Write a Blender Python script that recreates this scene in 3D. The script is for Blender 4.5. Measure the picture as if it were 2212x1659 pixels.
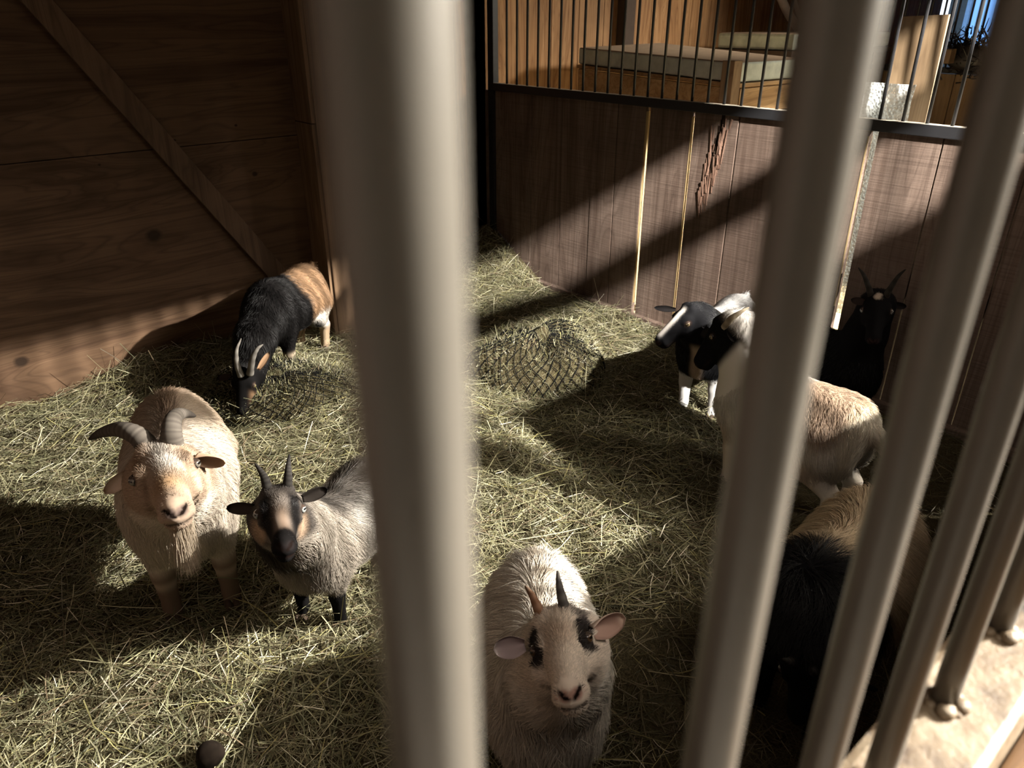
import bpy, bmesh, math, random
import numpy as np
from mathutils import Vector, Matrix
random.seed(7)
rng = np.random.default_rng(7)
for o in list(bpy.data.objects):
    bpy.data.objects.remove(o, do_unlink=True)
S = bpy.context.scene
COL = S.collection

# ------------------------------------------------------------------ camera
FPX, CAMZ = 1607.0, 1.55
PITCH, YAW = math.radians(26.3), math.radians(40.8)
HD = np.array([math.sin(YAW), math.cos(YAW), 0.0])
CF = HD * math.cos(PITCH) - np.array([0, 0, math.sin(PITCH)])
CR = np.array([math.cos(YAW), -math.sin(YAW), 0.0])
CU = np.cross(CR, CF)
CAM = np.array([0, 0, CAMZ])
cam = bpy.data.cameras.new('camera')
cam.sensor_width = 36.0
cam.sensor_fit = 'HORIZONTAL'
cam.lens = FPX / 2212 * 36.0
cam.clip_start = 0.01
cam.dof.use_dof = True
cam.dof.focus_distance = 2.2
cam.dof.aperture_fstop = 8.0
camo = bpy.data.objects.new('camera', cam)
COL.objects.link(camo)
camo.matrix_world = Matrix(((CR[0], CU[0], -CF[0], 0), (CR[1], CU[1], -CF[1], 0), (CR[2], CU[2], -CF[2], CAMZ), (0, 0, 0, 1)))
S.camera = camo
S.view_settings.view_transform = 'Standard'
S.view_settings.look = 'None'
S.view_settings.gamma = 1.0
S.view_settings.use_curve_mapping = False
S.view_settings.exposure = 0.8

# ------------------------------------------------------------------ sky and large lights
W = bpy.data.worlds.new('sky')
S.world = W
W.use_nodes = True
W.node_tree.nodes['Background'].inputs[0].default_value = (0.20, 0.46, 1.0, 1)
W.node_tree.nodes['Background'].inputs[1].default_value = 1.0


def area(name, loc, target, size, power, color, sy=None, shape='RECTANGLE', spread=180):
    l = bpy.data.lights.new(name, 'AREA')
    l.shape = shape
    l.size = size
    l.size_y = sy or size
    l.energy = power
    l.color = color
    l.spread = math.radians(spread)
    o = bpy.data.objects.new(name, l)
    COL.objects.link(o)
    o.location = loc
    o.rotation_euler = (Vector(target) - Vector(loc)).to_track_quat('-Z', 'Y').to_euler()
    return o


def spot(name, loc, target, power, color, radius, size, blend):
    l = bpy.data.lights.new(name, 'SPOT')
    l.energy = power
    l.color = color
    l.shadow_soft_size = radius
    l.spot_size = math.radians(size)
    l.spot_blend = blend
    o = bpy.data.objects.new(name, l)
    COL.objects.link(o)
    o.location = loc
    o.rotation_euler = (Vector(target) - Vector(loc)).to_track_quat('-Z', 'Y').to_euler()
    return o


# one added spot stands in for daylight on the right half of the pen,
# a second one for the sun coming in over the sill and the partition
spot('right_daylight_spot', (1.0, -2.95, 4.25), (2.9, 1.9, 0.6), 6000, (1.0, 0.95, 0.87), 0.075, 25, 0.25)
spot('sun_stand_in', (7.06, -3.3, 4.7), (1.4, 1.6, 0.4), 11500, (1.0, 0.95, 0.86), 0.06, 46, 0.2)
area('aisle_side_fill', (3.5, -1.45, 2.85), (0.6, 0.4, 0.8), 1.5, 58, (1.0, 0.9, 0.76), sy=1.7, spread=66)  # added fill from the right for the shaded goats
area('aisle_top_fill', (0.4, -1.6, 4.4), (0.4, -1.2, 0), 1.4, 38, (1.0, 0.87, 0.72))  # added overhead fill for the bars and the goats near the front
area('stall_top_fill', (1.2, 1.9, 4.4), (1.3, 2.0, 0), 1.8, 3.5, (1.0, 0.86, 0.68))  # weak added fill over the pen
area('next_stall_fill', (6.2, 1.0, 2.7), (4.2, 3.4, 1.0), 0.35, 10, (1.0, 0.91, 0.76), spread=50)  # added fill for the boards beyond the partition
sl = bpy.data.lights.new('sun', 'SUN')
sl.energy = 8.0
sl.angle = math.radians(0.5)
slo = bpy.data.objects.new('sun', sl)
COL.objects.link(slo)
slo.rotation_euler = Vector((0.2, 0.40, -0.89)).to_track_quat('-Z', 'Y').to_euler()

# ------------------------------------------------------------------ helpers


def pix(x, y, w):
    """world point seen at photo pixel (x, y) at depth w along the view axis"""
    d = CF + CR * ((x - 1106) / FPX) - CU * ((y - 829.5) / FPX)
    return CAM + d * w


def pixd(x, y, D):
    d = CF + CR * ((x - 1106) / FPX) - CU * ((y - 829.5) / FPX)
    return CAM + d * (D / math.hypot(d[0], d[1]))


def pixz(x, y, z):
    d = CF + CR * ((x - 1106) / FPX) - CU * ((y - 829.5) / FPX)
    return CAM + d * ((z - CAMZ) / d[2])


def pixx(x, y, X):
    d = CF + CR * ((x - 1106) / FPX) - CU * ((y - 829.5) / FPX)
    return CAM + d * (X / d[0])


def pixy(x, y, Y):
    d = CF + CR * ((x - 1106) / FPX) - CU * ((y - 829.5) / FPX)
    return CAM + d * (Y / d[1])


def nrm(v):
    v = np.asarray(v, float)
    return v / (np.linalg.norm(v) + 1e-12)


def tag(o, label=None, cat=None, group=None, kind=None):
    if label: o['label'] = label
    if cat: o['category'] = cat
    if group: o['group'] = group
    if kind: o['kind'] = kind
    return o


def empty(name, loc=(0, 0, 0)):
    o = bpy.data.objects.new(name, None)
    o.empty_display_size = 0.05
    COL.objects.link(o)
    o.location = loc
    return o


def link(name, me, mat=None, parent=None, smooth=False):
    o = bpy.data.objects.new(name, me)
    COL.objects.link(o)
    if mat: me.materials.append(mat)
    if smooth:
        me.polygons.foreach_set('use_smooth', np.ones(len(me.polygons), bool))
    if parent:
        o.parent = parent
        o.location = -Vector(parent.location) if parent.parent is None else (0, 0, 0)
        # geometry is authored in world space; the parent's own offset is undone here
    return o


def np_mesh(name, v, f):
    """v (n,3), f (m,k) all same k"""
    me = bpy.data.meshes.new(name)
    v = np.asarray(v, np.float32)
    f = np.asarray(f, np.int32)
    k = f.shape[1]
    me.vertices.add(len(v))
    me.vertices.foreach_set('co', v.ravel())
    me.loops.add(f.size)
    me.loops.foreach_set('vertex_index', f.ravel())
    me.polygons.add(len(f))
    me.polygons.foreach_set('loop_start', np.arange(0, f.size, k, dtype=np.int32))
    me.update(calc_edges=True)
    me.validate()
    return me


def vcol(me, c, name='col'):
    a = me.color_attributes.new(name, 'FLOAT_COLOR', 'POINT')
    c = np.asarray(c, np.float32)
    c4 = np.ones((len(c), 4), np.float32)
    c4[:, :3] = c
    a.data.foreach_set('color', c4.ravel())


def bm_mesh(name, bm):
    me = bpy.data.meshes.new(name)
    bm.to_mesh(me)
    bm.free()
    return me


def add_box(bm, lo, hi, bevel=0.0):
    lo, hi = np.array(lo, float), np.array(hi, float)
    r = bmesh.ops.create_cube(bm, size=1.0, matrix=Matrix.Translation(Vector((lo + hi) / 2)) @ Matrix.Diagonal((*(hi - lo), 1)))
    if bevel:
        es = list({e for v in r['verts'] for e in v.link_edges})
        bmesh.ops.bevel(bm, geom=es, offset=bevel, segments=2, affect='EDGES', profile=0.6)


def add_obox(bm, c, ax, ay, az, bevel=0.0):
    """oriented box: centre and three half-axis vectors"""
    M = Matrix(((ax[0] * 2, ay[0] * 2, az[0] * 2, c[0]), (ax[1] * 2, ay[1] * 2, az[1] * 2, c[1]), (ax[2] * 2, ay[2] * 2, az[2] * 2, c[2]), (0, 0, 0, 1)))
    r = bmesh.ops.create_cube(bm, size=1.0, matrix=M)
    if bevel:
        es = list({e for v in r['verts'] for e in v.link_edges})
        bmesh.ops.bevel(bm, geom=es, offset=bevel, segments=2, affect='EDGES', profile=0.6)


def box(name, lo, hi, mat, parent=None, bevel=0.0):
    bm = bmesh.new()
    add_box(bm, lo, hi, bevel)
    return link(name, bm_mesh(name, bm), mat, parent)


def tube_arrays(pts, rad, seg=12, cap=True):
    pts = np.asarray(pts, float)
    n = len(pts)
    rad = np.broadcast_to(np.asarray(rad, float), (n,))
    t = np.gradient(pts, axis=0)
    t /= np.linalg.norm(t, axis=1)[:, None] + 1e-12
    ref = np.array([0.13, 0.21, 1.0]) if abs(t[0][2]) < 0.9 else np.array([1.0, 0.1, 0])
    a = nrm(np.cross(t[0], ref))
    vs = []
    ang = np.linspace(0, 2 * np.pi, seg, endpoint=False)
    for i in range(n):
        a = nrm(a - t[i] * np.dot(a, t[i]))
        b = np.cross(t[i], a)
        vs.append(pts[i] + rad[i] * (np.cos(ang)[:, None] * a + np.sin(ang)[:, None] * b))
    v = np.concatenate(vs)
    f = []
    for i in range(n - 1):
        for j in range(seg):
            k = (j + 1) % seg
            f.append((i * seg + j, i * seg + k, (i + 1) * seg + k, (i + 1) * seg + j))
    if cap:
        c0, c1 = len(v), len(v) + 1
        v = np.vstack([v, pts[0], pts[-1]])
        for j in range(seg):
            k = (j + 1) % seg
            f.append((c0, k, j, j))
            f.append((c1, (n - 1) * seg + j, (n - 1) * seg + k, (n - 1) * seg + k))
    return v, f


def py_mesh(name, v, f):
    me = bpy.data.meshes.new(name)
    f = [tuple(dict.fromkeys(q)) for q in f]
    me.from_pydata([tuple(p) for p in v], [], f)
    me.update()
    return me


def tube(name, pts, rad, mat, parent=None, seg=12):
    v, f = tube_arrays(pts, rad, seg)
    return link(name, py_mesh(name, v, f), mat, parent, smooth=True)


def bez(pts, n=24):
    """Catmull-Rom through pts"""
    P = np.asarray(pts, float)
    P = np.vstack([2 * P[0] - P[1], P, 2 * P[-1] - P[-2]])
    out = []
    m = len(P) - 3
    for s in np.linspace(0, m - 1e-6, n):
        i = int(s)
        u = s - i
        p0, p1, p2, p3 = P[i:i + 4]
        out.append(0.5 * ((2 * p1) + (-p0 + p2) * u + (2 * p0 - 5 * p1 + 4 * p2 - p3) * u * u + (-p0 + 3 * p1 - 3 * p2 + p3) * u ** 3))
    return np.array(out)


# ------------------------------------------------------------------ materials
class NT:
    def __init__(self, name, rough=0.6, spec=0.3):
        self.m = bpy.data.materials.new(name)
        self.m.use_nodes = True
        self.t = self.m.node_tree
        self.b = self.t.nodes['Principled BSDF']
        self.b.inputs['Roughness'].default_value = rough
        self.b.inputs['Specular IOR Level'].default_value = spec

    def n(self, typ, **kw):
        nd = self.t.nodes.new(typ)
        for k, v in kw.items():
            if k.startswith('i_'):
                nd.inputs[int(k[2:])].default_value = v
            else:
                setattr(nd, k, v)
        return nd

    def l(self, a, b):
        self.t.links.new(a, b)

    def coords(self, scale=(1, 1, 1), kind='Object', rot=(0, 0, 0)):
        tc = self.n('ShaderNodeTexCoord')
        mp = self.n('ShaderNodeMapping')
        mp.inputs['Scale'].default_value = scale
        mp.inputs['Rotation'].default_value = rot
        self.l(tc.outputs[kind], mp.inputs['Vector'])
        return mp.outputs['Vector']

    def noise(self, vec, scale, detail=4, rough=0.55, dist=0.0):
        nd = self.n('ShaderNodeTexNoise')
        nd.inputs['Scale'].default_value = scale
        nd.inputs['Detail'].default_value = detail
        nd.inputs['Roughness'].default_value = rough
        nd.inputs['Distortion'].default_value = dist
        self.l(vec, nd.inputs['Vector'])
        return nd.outputs['Fac']

    def ramp(self, fac, stops):
        nd = self.n('ShaderNodeValToRGB')
        el = nd.color_ramp.elements
        while len(el) < len(stops): el.new(0.5)
        for e, (p, c) in zip(el, stops):
            e.position = p
            e.color = (*c, 1) if len(c) == 3 else c
        self.l(fac, nd.inputs['Fac'])
        return nd.outputs['Color']

    def mix(self, fac, a, b, mode='MIX'):
        nd = self.n('ShaderNodeMix', data_type='RGBA', blend_type=mode)
        for s, v in ((0, fac), (6, a), (7, b)):
            if hasattr(v, 'is_linked') or hasattr(v, 'node'):
                self.l(v, nd.inputs[s])
            else:
                nd.inputs[s].default_value = v if s == 0 else ((*v, 1) if len(v) == 3 else v)
        return nd.outputs[2]

    def math(self, op, a, b=None, clamp=False):
        nd = self.n('ShaderNodeMath', operation=op)
        nd.use_clamp = clamp
        for i, v in ((0, a), (1, b)):
            if v is None: continue
            if hasattr(v, 'node'): self.l(v, nd.inputs[i])
            else: nd.inputs[i].default_value = v
        return nd.outputs[0]

    def bump(self, h, strength=0.3, dist=0.01):
        nd = self.n('ShaderNodeBump')
        nd.inputs['Strength'].default_value = strength
        nd.inputs['Distance'].default_value = dist
        self.l(h, nd.inputs['Height'])
        self.l(nd.outputs['Normal'], self.b.inputs['Normal'])

    def color(self, c):
        if hasattr(c, 'node'): self.l(c, self.b.inputs['Base Color'])
        else: self.b.inputs['Base Color'].default_value = (*c, 1)


def plain(name, c, rough=0.6, spec=0.3, metal=0.0, var=0.12, nscale=30):
    k = NT(name, rough, spec)
    v = k.coords()
    nz = k.noise(v, nscale, 5)
    k.color(k.ramp(nz, [(0.25, tuple(x * (1 - var) for x in c)), (0.75, tuple(min(1, x * (1 + var)) for x in c))]))
    k.b.inputs['Metallic'].default_value = metal
    k.bump(nz, 0.08, 0.003)
    return k.m


def wood(name, dark, mid, light, grain='x', scale=1.0, knots=(), knot_axes=('x', 'z'), saw=0.0, rough=0.75, wave=1.0, rings=7.0):
    """grain runs along the given axis"""
    k = NT(name, rough, 0.2)
    st = {'x': (0.35, 4.0, 4.0), 'y': (4.0, 0.35, 4.0), 'z': (4.0, 4.0, 0.35)}[grain]
    v = k.coords(tuple(s * scale for s in st))
    vb = k.coords((1, 1, 1))
    n1 = k.noise(v, 1.1, 3, 0.5, 0.5 * wave)
    fine = k.coords(tuple((s if s < 1 else s * 7) * scale for s in st))
    n2 = k.noise(fine, 2.0, 5, 0.7, 0.2)
    rg = k.math('FRACT', k.math('MULTIPLY', n1, rings))
    tri = k.math('ABSOLUTE', k.math('SUBTRACT', rg, 0.5))
    base = k.ramp(tri, [(0.0, dark), (0.16, mid), (0.5, light)])
    c = k.mix(0.45, base, k.ramp(n2, [(0.3, dark), (0.7, light)]))
    blotch = k.noise(vb, 2.3, 3, 0.6)
    c = k.mix(k.math('MULTIPLY', k.ramp(blotch, [(0.45, (0, 0, 0)), (0.75, (1, 1, 1))]), 0.45), c, tuple(x * 0.45 for x in dark))
    fl_ = k.math('ABSOLUTE', k.math('SUBTRACT', k.math('FRACT', k.math('MULTIPLY', n1, rings * 5.3)), 0.5))
    c = k.mix(k.math('MULTIPLY', k.ramp(fl_, [(0.0, (1, 1, 1)), (0.22, (0, 0, 0))]), 0.35), c, tuple(x * 0.6 for x in dark))
    h = k.math('ADD', n2, k.math('MULTIPLY', tri, 0.5))
    if knots:
        sep = k.n('ShaderNodeSeparateXYZ')
        k.l(k.coords((1, 1, 1)), sep.inputs[0])
        ch = {'x': 0, 'y': 1, 'z': 2}
        wob = k.noise(vb, 25, 2)
        for (a, b, r) in knots:
            da = k.math('DIVIDE', k.math('SUBTRACT', sep.outputs[ch[knot_axes[0]]], a), r * 1.25)
            db = k.math('DIVIDE', k.math('SUBTRACT', sep.outputs[ch[knot_axes[1]]], b), r)
            d = k.math('SQRT', k.math('ADD', k.math('MULTIPLY', da, da), k.math('MULTIPLY', db, db)))
            d = k.math('ADD', d, k.math('MULTIPLY', k.math('SUBTRACT', wob, 0.5), 0.5))
            rr = k.ramp(d, [(0.0, (1, 1, 1)), (0.55, (1, 1, 1)), (1.0, (0, 0, 0))])
            c = k.mix(k.math('MULTIPLY', rr, 0.88), c, (0.018, 0.010, 0.006))
    if saw:
        sv = k.coords((3, 3, 150 if grain == 'z' else 3))
        s1 = k.noise(sv, 1.0, 2, 0.5)
        h = k.math('ADD', h, k.math('MULTIPLY', s1, saw * 2))
        c = k.mix(k.math('MULTIPLY', k.ramp(s1, [(0.35, (1, 1, 1)), (0.5, (0, 0, 0))]), 0.45 * saw), c, tuple(x * 0.5 for x in dark))
    k.color(c)
    k.bump(h, 0.35, 0.004)
    return k.m


def attr_mat(name, rough=0.7, transl=0.0, spec=0.2):
    k = NT(name, rough, spec)
    a = k.n('ShaderNodeAttribute', attribute_name='col')
    k.l(a.outputs['Color'], k.b.inputs['Base Color'])
    if transl:
        tr = k.n('ShaderNodeBsdfTranslucent')
        k.l(a.outputs['Color'], tr.inputs['Color'])
        mx = k.n('ShaderNodeMixShader')
        mx.inputs[0].default_value = transl
        k.l(k.b.outputs[0], mx.inputs[1])
        k.l(tr.outputs[0], mx.inputs[2])
        k.l(mx.outputs[0], k.t.nodes['Material Output'].inputs['Surface'])
    return k.m


def fur_mat(name):
    k = NT(name, 0.7, 0.1)
    a = k.n('ShaderNodeAttribute', attribute_name='col')
    nn = k.n('ShaderNodeAttribute', attribute_name='rootn')
    df = k.n('ShaderNodeBsdfDiffuse')
    k.l(a.outputs['Color'], df.inputs['Color'])
    k.l(nn.outputs['Vector'], df.inputs['Normal'])
    df2 = k.n('ShaderNodeBsdfDiffuse')
    k.l(a.outputs['Color'], df2.inputs['Color'])
    gl = k.n('ShaderNodeBsdfGlossy')
    gl.inputs['Roughness'].default_value = 0.45
    gl.inputs['Color'].default_value = (1, 1, 1, 1)
    m1 = k.n('ShaderNodeMixShader')
    m1.inputs[0].default_value = 0.4
    k.l(df.outputs[0], m1.inputs[1])
    k.l(df2.outputs[0], m1.inputs[2])
    m2 = k.n('ShaderNodeMixShader')
    m2.inputs[0].default_value = 0.018
    k.l(m1.outputs[0], m2.inputs[1])
    k.l(gl.outputs[0], m2.inputs[2])
    k.l(m2.outputs[0], k.t.nodes['Material Output'].inputs['Surface'])
    return k.m


M = {}
M['ply'] = wood('plywood', (0.050, 0.026, 0.014), (0.092, 0.052, 0.029), (0.135, 0.081, 0.047), 'x', 0.75, wave=2.6, rings=5.0,
                knots=((0.307, 0.20, 0.028), (0.955, 0.645, 0.034), (1.215, 0.865, 0.026), (1.475, 0.86, 0.014), (0.80, 0.98, 0.007), (1.42, 1.09, 0.007), (1.13, 1.05, 0.006)))
M['brace'] = wood('brace_wood', (0.068, 0.04, 0.024), (0.118, 0.073, 0.045), (0.165, 0.107, 0.068), 'z', 0.8)
M['pillar'] = wood('pillar_wood', (0.09, 0.05, 0.026), (0.16, 0.095, 0.052), (0.23, 0.145, 0.085), 'z', 0.8)
M['red'] = wood('reddish_wood', (0.14, 0.055, 0.025), (0.26, 0.115, 0.052), (0.36, 0.18, 0.085), 'z', 1.0)
M['plank'] = wood('plank_wood', (0.078, 0.05, 0.038), (0.142, 0.099, 0.077), (0.192, 0.141, 0.113), 'z', 0.9, saw=0.5, wave=1.6, rings=5.0)
M['orange'] = wood('orange_wood', (0.16, 0.075, 0.03), (0.27, 0.145, 0.065), (0.37, 0.22, 0.11), 'z', 1.2, wave=2.0)
M['pale'] = wood('pale_wood', (0.13, 0.083, 0.046), (0.185, 0.125, 0.07), (0.235, 0.165, 0.098), 'z', 1.0)
M['fresh'] = wood('fresh_wood', (0.30, 0.21, 0.10), (0.40, 0.29, 0.15), (0.48, 0.36, 0.20), 'z', 1.0)
M['paley'] = wood('pale_wood_level', (0.20, 0.115, 0.05), (0.30, 0.19, 0.09), (0.38, 0.26, 0.135), 'x', 1.0)
M['splint'] = wood('splinter_wood', (0.08, 0.04, 0.026), (0.15, 0.085, 0.058), (0.24, 0.15, 0.11), 'z', 2.0)
M['cleft'] = plain('cleft', (0.02, 0.012, 0.008), 0.95, 0.05)
M['cap'] = wood('cap_wood', (0.07, 0.032, 0.01), (0.14, 0.07, 0.024), (0.20, 0.11, 0.04), 'x', 1.5)
M['dark'] = plain('dark_timber', (0.05, 0.032, 0.022), 0.8)
M['blackmetal'] = plain('black_metal', (0.016, 0.016, 0.018), 0.5, 0.4, var=0.4)
k = NT('dusty_lit_top_metal', 0.5, 0.4)  # up-facing sides painted pale for a lit look, along with dust
ge = k.n('ShaderNodeNewGeometry')
sp_ = k.n('ShaderNodeSeparateXYZ')
k.l(ge.outputs['Normal'], sp_.inputs[0])
dn = k.noise(k.coords(), 60, 4)
k.color(k.mix(k.math('MULTIPLY', k.ramp(sp_.outputs[2], [(0.6, (0, 0, 0)), (0.95, (1, 1, 1))]), k.ramp(dn, [(0.3, (0.35, 0.35, 0.35)), (0.6, (1, 1, 1))])), (0.016, 0.016, 0.018), (0.34, 0.30, 0.24)))
M['railmetal'] = k.m
M['greymetal'] = plain('grey_bar_paint', (0.085, 0.078, 0.066), 0.34, 0.5, var=0.06, nscale=45)
M['barn'] = plain('barn_boards', (0.20, 0.13, 0.08), 0.85)
M['ceil'] = plain('ceiling_boards', (0.17, 0.11, 0.07), 0.9)
M['concrete'] = plain('aisle_concrete', (0.30, 0.27, 0.23), 0.9)
M['foam'] = plain('foam', (0.36, 0.40, 0.36), 0.9, var=0.25, nscale=14)
M['foamtop'] = plain('foam_top', (0.24, 0.17, 0.11), 0.95, var=0.2, nscale=20)
M['net'] = plain('net_cord', (0.005, 0.005, 0.005), 0.9, 0.1)
M['white'] = plain('white_board', (0.75, 0.72, 0.66), 0.7)
M['beige'] = plain('beige_board', (0.42, 0.33, 0.25), 0.7)
M['bristle'] = plain('bristles', (0.014, 0.012, 0.012), 0.4, 0.5)
M['pipe'] = plain('pipe_plastic', (0.42, 0.38, 0.33), 0.5)
M['body'] = attr_mat('goat_skin', 0.85, 0, 0.02)
M['fur'] = fur_mat('goat_fur')
M['straw'] = attr_mat('straw', 0.6, 0.10, 0.25)
M['eye'] = attr_mat('eye', 0.12, 0, 0.5)

k = NT('cream_rail_paint', 0.55, 0.4)
v = k.coords()
n1 = k.noise(v, 38, 6, 0.6)
n2 = k.noise(v, 140, 4, 0.6)
flake = k.noise(v, 22, 3, 0.5, 1.2)
c = k.ramp(n1, [(0.30, (0.06, 0.038, 0.023)), (0.5, (0.16, 0.118, 0.075)), (0.70, (0.25, 0.205, 0.145))])
c = k.mix(k.math('MULTIPLY', k.ramp(flake, [(0.62, (0, 0, 0)), (0.66, (1, 1, 1))]), 0.6), c, (0.11, 0.11, 0.105))
k.color(c)
k.bump(k.math('ADD', k.math('MULTIPLY', n1, 0.6), k.math('MULTIPLY', n2, 0.4)), 0.6, 0.004)
M['rail'] = k.m

k = NT('hay_ground', 0.9, 0.1)
v = k.coords((1, 1, 1))
a = k.noise(k.coords((60, 14, 20)), 3.0, 6, 0.7, 2.0)
b = k.noise(v, 220, 4, 0.7)
cc = k.mix(0.5, k.ramp(a, [(0.3, (0.02, 0.015, 0.008)), (0.5, (0.09, 0.072, 0.036)), (0.7, (0.19, 0.16, 0.085))]),
           k.ramp(b, [(0.35, (0.018, 0.013, 0.007)), (0.65, (0.17, 0.14, 0.08))]))
k.color(cc)
k.bump(k.math('ADD', a, b), 0.8, 0.012)
M['hayground'] = k.m

M['paleground'] = plain('pale_bedding', (0.50, 0.40, 0.22), 0.9, var=0.5, nscale=40)
k = NT('bubble_wrap', 0.15, 0.6)
v = k.coords((1, 1, 1))
vo = k.n('ShaderNodeTexVoronoi')
vo.inputs['Scale'].default_value = 95
k.l(v, vo.inputs['Vector'])
k.color((0.75, 0.78, 0.76))
tr = k.n('ShaderNodeBsdfTransparent')
mx = k.n('ShaderNodeMixShader')
k.l(k.ramp(vo.outputs['Distance'], [(0.2, (0.25, 0.25, 0.25)), (0.6, (0.62, 0.62, 0.62))]), mx.inputs[0])
k.l(tr.outputs[0], mx.inputs[1])
k.l(k.b.outputs[0], mx.inputs[2])
k.l(mx.outputs[0], k.t.nodes['Material Output'].inputs['Surface'])
k.bump(vo.outputs['Distance'], 0.9, 0.006)
M['bubble'] = k.m
k = NT('window_glass', 0.03, 0.5)
k.b.inputs['Transmission Weight'].default_value = 1.0
k.b.inputs['IOR'].default_value = 1.02
M['glass'] = k.m

# ------------------------------------------------------------------ the barn
XP, YA = 3.11, 3.63          # plank partition, plywood wall
XL = -0.62
YB, BSP = 0.0715, 0.0912     # plane and spacing of the front bars
RAILZ = 1.187


def struct(o):
    o['kind'] = 'structure'
    return o


def hayz(x, y):
    x = np.asarray(x, float)
    y = np.asarray(y, float)
    z = 0.30 * np.exp(-(((x - 3.12) / 0.34) ** 2 + ((y - 3.88) / 0.42) ** 2))
    z += 0.11 * np.exp(-(((x - 0.95) / 0.40) ** 2 + ((y - 3.68) / 0.30) ** 2))
    z += 0.05 * np.exp(-(((x - 2.75) / 0.35) ** 2 + ((y - 2.75) / 0.4) ** 2))
    z += 0.012 * np.sin(5.1 * x + 1.3) * np.sin(4.3 * y + 0.4) + 0.008 * np.sin(11 * x + 7 * y) + 0.005 * np.sin(23 * x - 17 * y + 1)
    return z


# floor with its heaped bedding
nx, ny = 150, 160
gx, gy = np.meshgrid(np.linspace(XL, XP, nx), np.linspace(0.03, 3.9, ny), indexing='ij')
gz = hayz(gx, gy) - 0.006
idx = np.arange(nx * ny).reshape(nx, ny)
fl = np.stack([idx[:-1, :-1], idx[1:, :-1], idx[1:, 1:], idx[:-1, 1:]], -1).reshape(-1, 4)
struct(link('floor', np_mesh('floor', np.stack([gx, gy, gz], -1).reshape(-1, 3), fl), M['hayground'], smooth=True))
struct(box('floor_aisle', (-4, -3.8, -0.06), (10.5, 0.02, -0.01), M['concrete']))
struct(box('floor_beyond', (XP + 0.03, 0.03, -0.07), (10.5, 3.9, -0.02), M['paleground']))
struct(box('ceiling', (-4, -3.9, 4.9), (10.6, 4.1, 5.0), M['ceil']))
struct(box('wall_aisle', (-4, -3.9, -0.06), (10.6, -3.8, 4.9), M['barn']))
struct(box('wall_end', (-4.1, -3.9, -0.06), (-4.0, 4.1, 4.9), M['barn']))
struct(box('wall_left', (XL - 0.05, 0.05, -0.06), (XL, 4.0, 4.9), M['plank']))
# the wall above the stall fronts (loft side), its underside is the header that cuts the light
bm = bmesh.new()
add_box(bm, (-4, 0.03, 2.375), (3.11, 0.13, 4.9))
add_box(bm, (3.11, 0.03, 2.56), (10.5, 0.13, 4.9))
struct(link('wall_front_upper', bm_mesh('wall_front_upper', bm), M['barn']))

# far end wall with its window
bm = bmesh.new()
WX = 10.4
wy0, wy1 = pixx(2091, 40, WX)[1], pixx(2148, 40, WX)[1]
wy0, wy1 = min(wy0, wy1), max(wy0, wy1)
wz0, wz1 = 1.22, 2.3
add_box(bm, (WX, -3.9, -0.06), (WX + 0.1, wy0, 4.9))
add_box(bm, (WX, wy1, -0.06), (WX + 0.1, 4.1, 4.9))
add_box(bm, (WX, wy0, -0.06), (WX + 0.1, wy1, wz0))
add_box(bm, (WX, wy0, wz1), (WX + 0.1, wy1, 4.9))
struct(link('wall_far', bm_mesh('wall_far', bm), M['barn']))
win = empty('window_1', (WX, (wy0 + wy1) / 2, wz0))
struct(win)
bm = bmesh.new()
e = 0.035
add_box(bm, (WX - 0.03, wy0 - e, wz0 - e), (WX + 0.02, wy0 + 0.012, wz1 + e))
add_box(bm, (WX - 0.03, wy1 - 0.012, wz0 - e), (WX + 0.02, wy1 + e, wz1 + e))
add_box(bm, (WX - 0.03, wy0 - e, wz0 - e), (WX + 0.02, wy1 + e, wz0 + 0.01))
add_box(bm, (WX - 0.03, wy0 - e, wz1 - 0.01), (WX + 0.02, wy1 + e, wz1 + e))
for px_ in (2112, 2126):
    ym = pixx(px_, 40, WX)[1]
    add_box(bm, (WX - 0.015, ym - 0.010, wz0), (WX + 0.015, ym + 0.010, wz1))
link('window_frame', bm_mesh('window_frame', bm), M['white'], win)
box('window_pane', (WX + 0.03, wy0, wz0), (WX + 0.034, wy1, wz1), M['glass'], win)

# plywood rear wall
bm = bmesh.new()
add_box(bm, (XL, YA, -0.06), (1.72, YA + 0.02, 1.018))
add_box(bm, (XL, YA + 0.0035, 1.022), (1.72, YA + 0.02, 2.6))
add_box(bm, (XL, YA + 0.02, -0.06), (1.76, YA + 0.04, 2.6))
struct(link('wall_back', bm_mesh('wall_back', bm), M['ply']))
struct(box('wall_back_upper', (XL, YA, 2.6), (1.72, YA + 0.05, 4.9), M['barn']))
# diagonal brace board on it
bm = bmesh.new()
pa = np.array([0.715, YA - 0.011, 1.606]) + np.array([-0.53, 0, 0.84]) * 0.55
pb = np.array([1.56, YA - 0.011, 0.27])
d = nrm(pb - pa)
w_ = np.array([-d[2], 0, d[0]])
add_obox(bm, (pa + pb) / 2 + w_ * 0.0, d * np.linalg.norm(pb - pa) / 2, w_ * 0.047, np.array([0, 0.0105, 0]), 0.0015)
braceo = link('brace_board', bm_mesh('brace_board', bm), M['brace'])
tag(braceo, 'long brown board nailed diagonally across the dark plywood wall', 'board')

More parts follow.
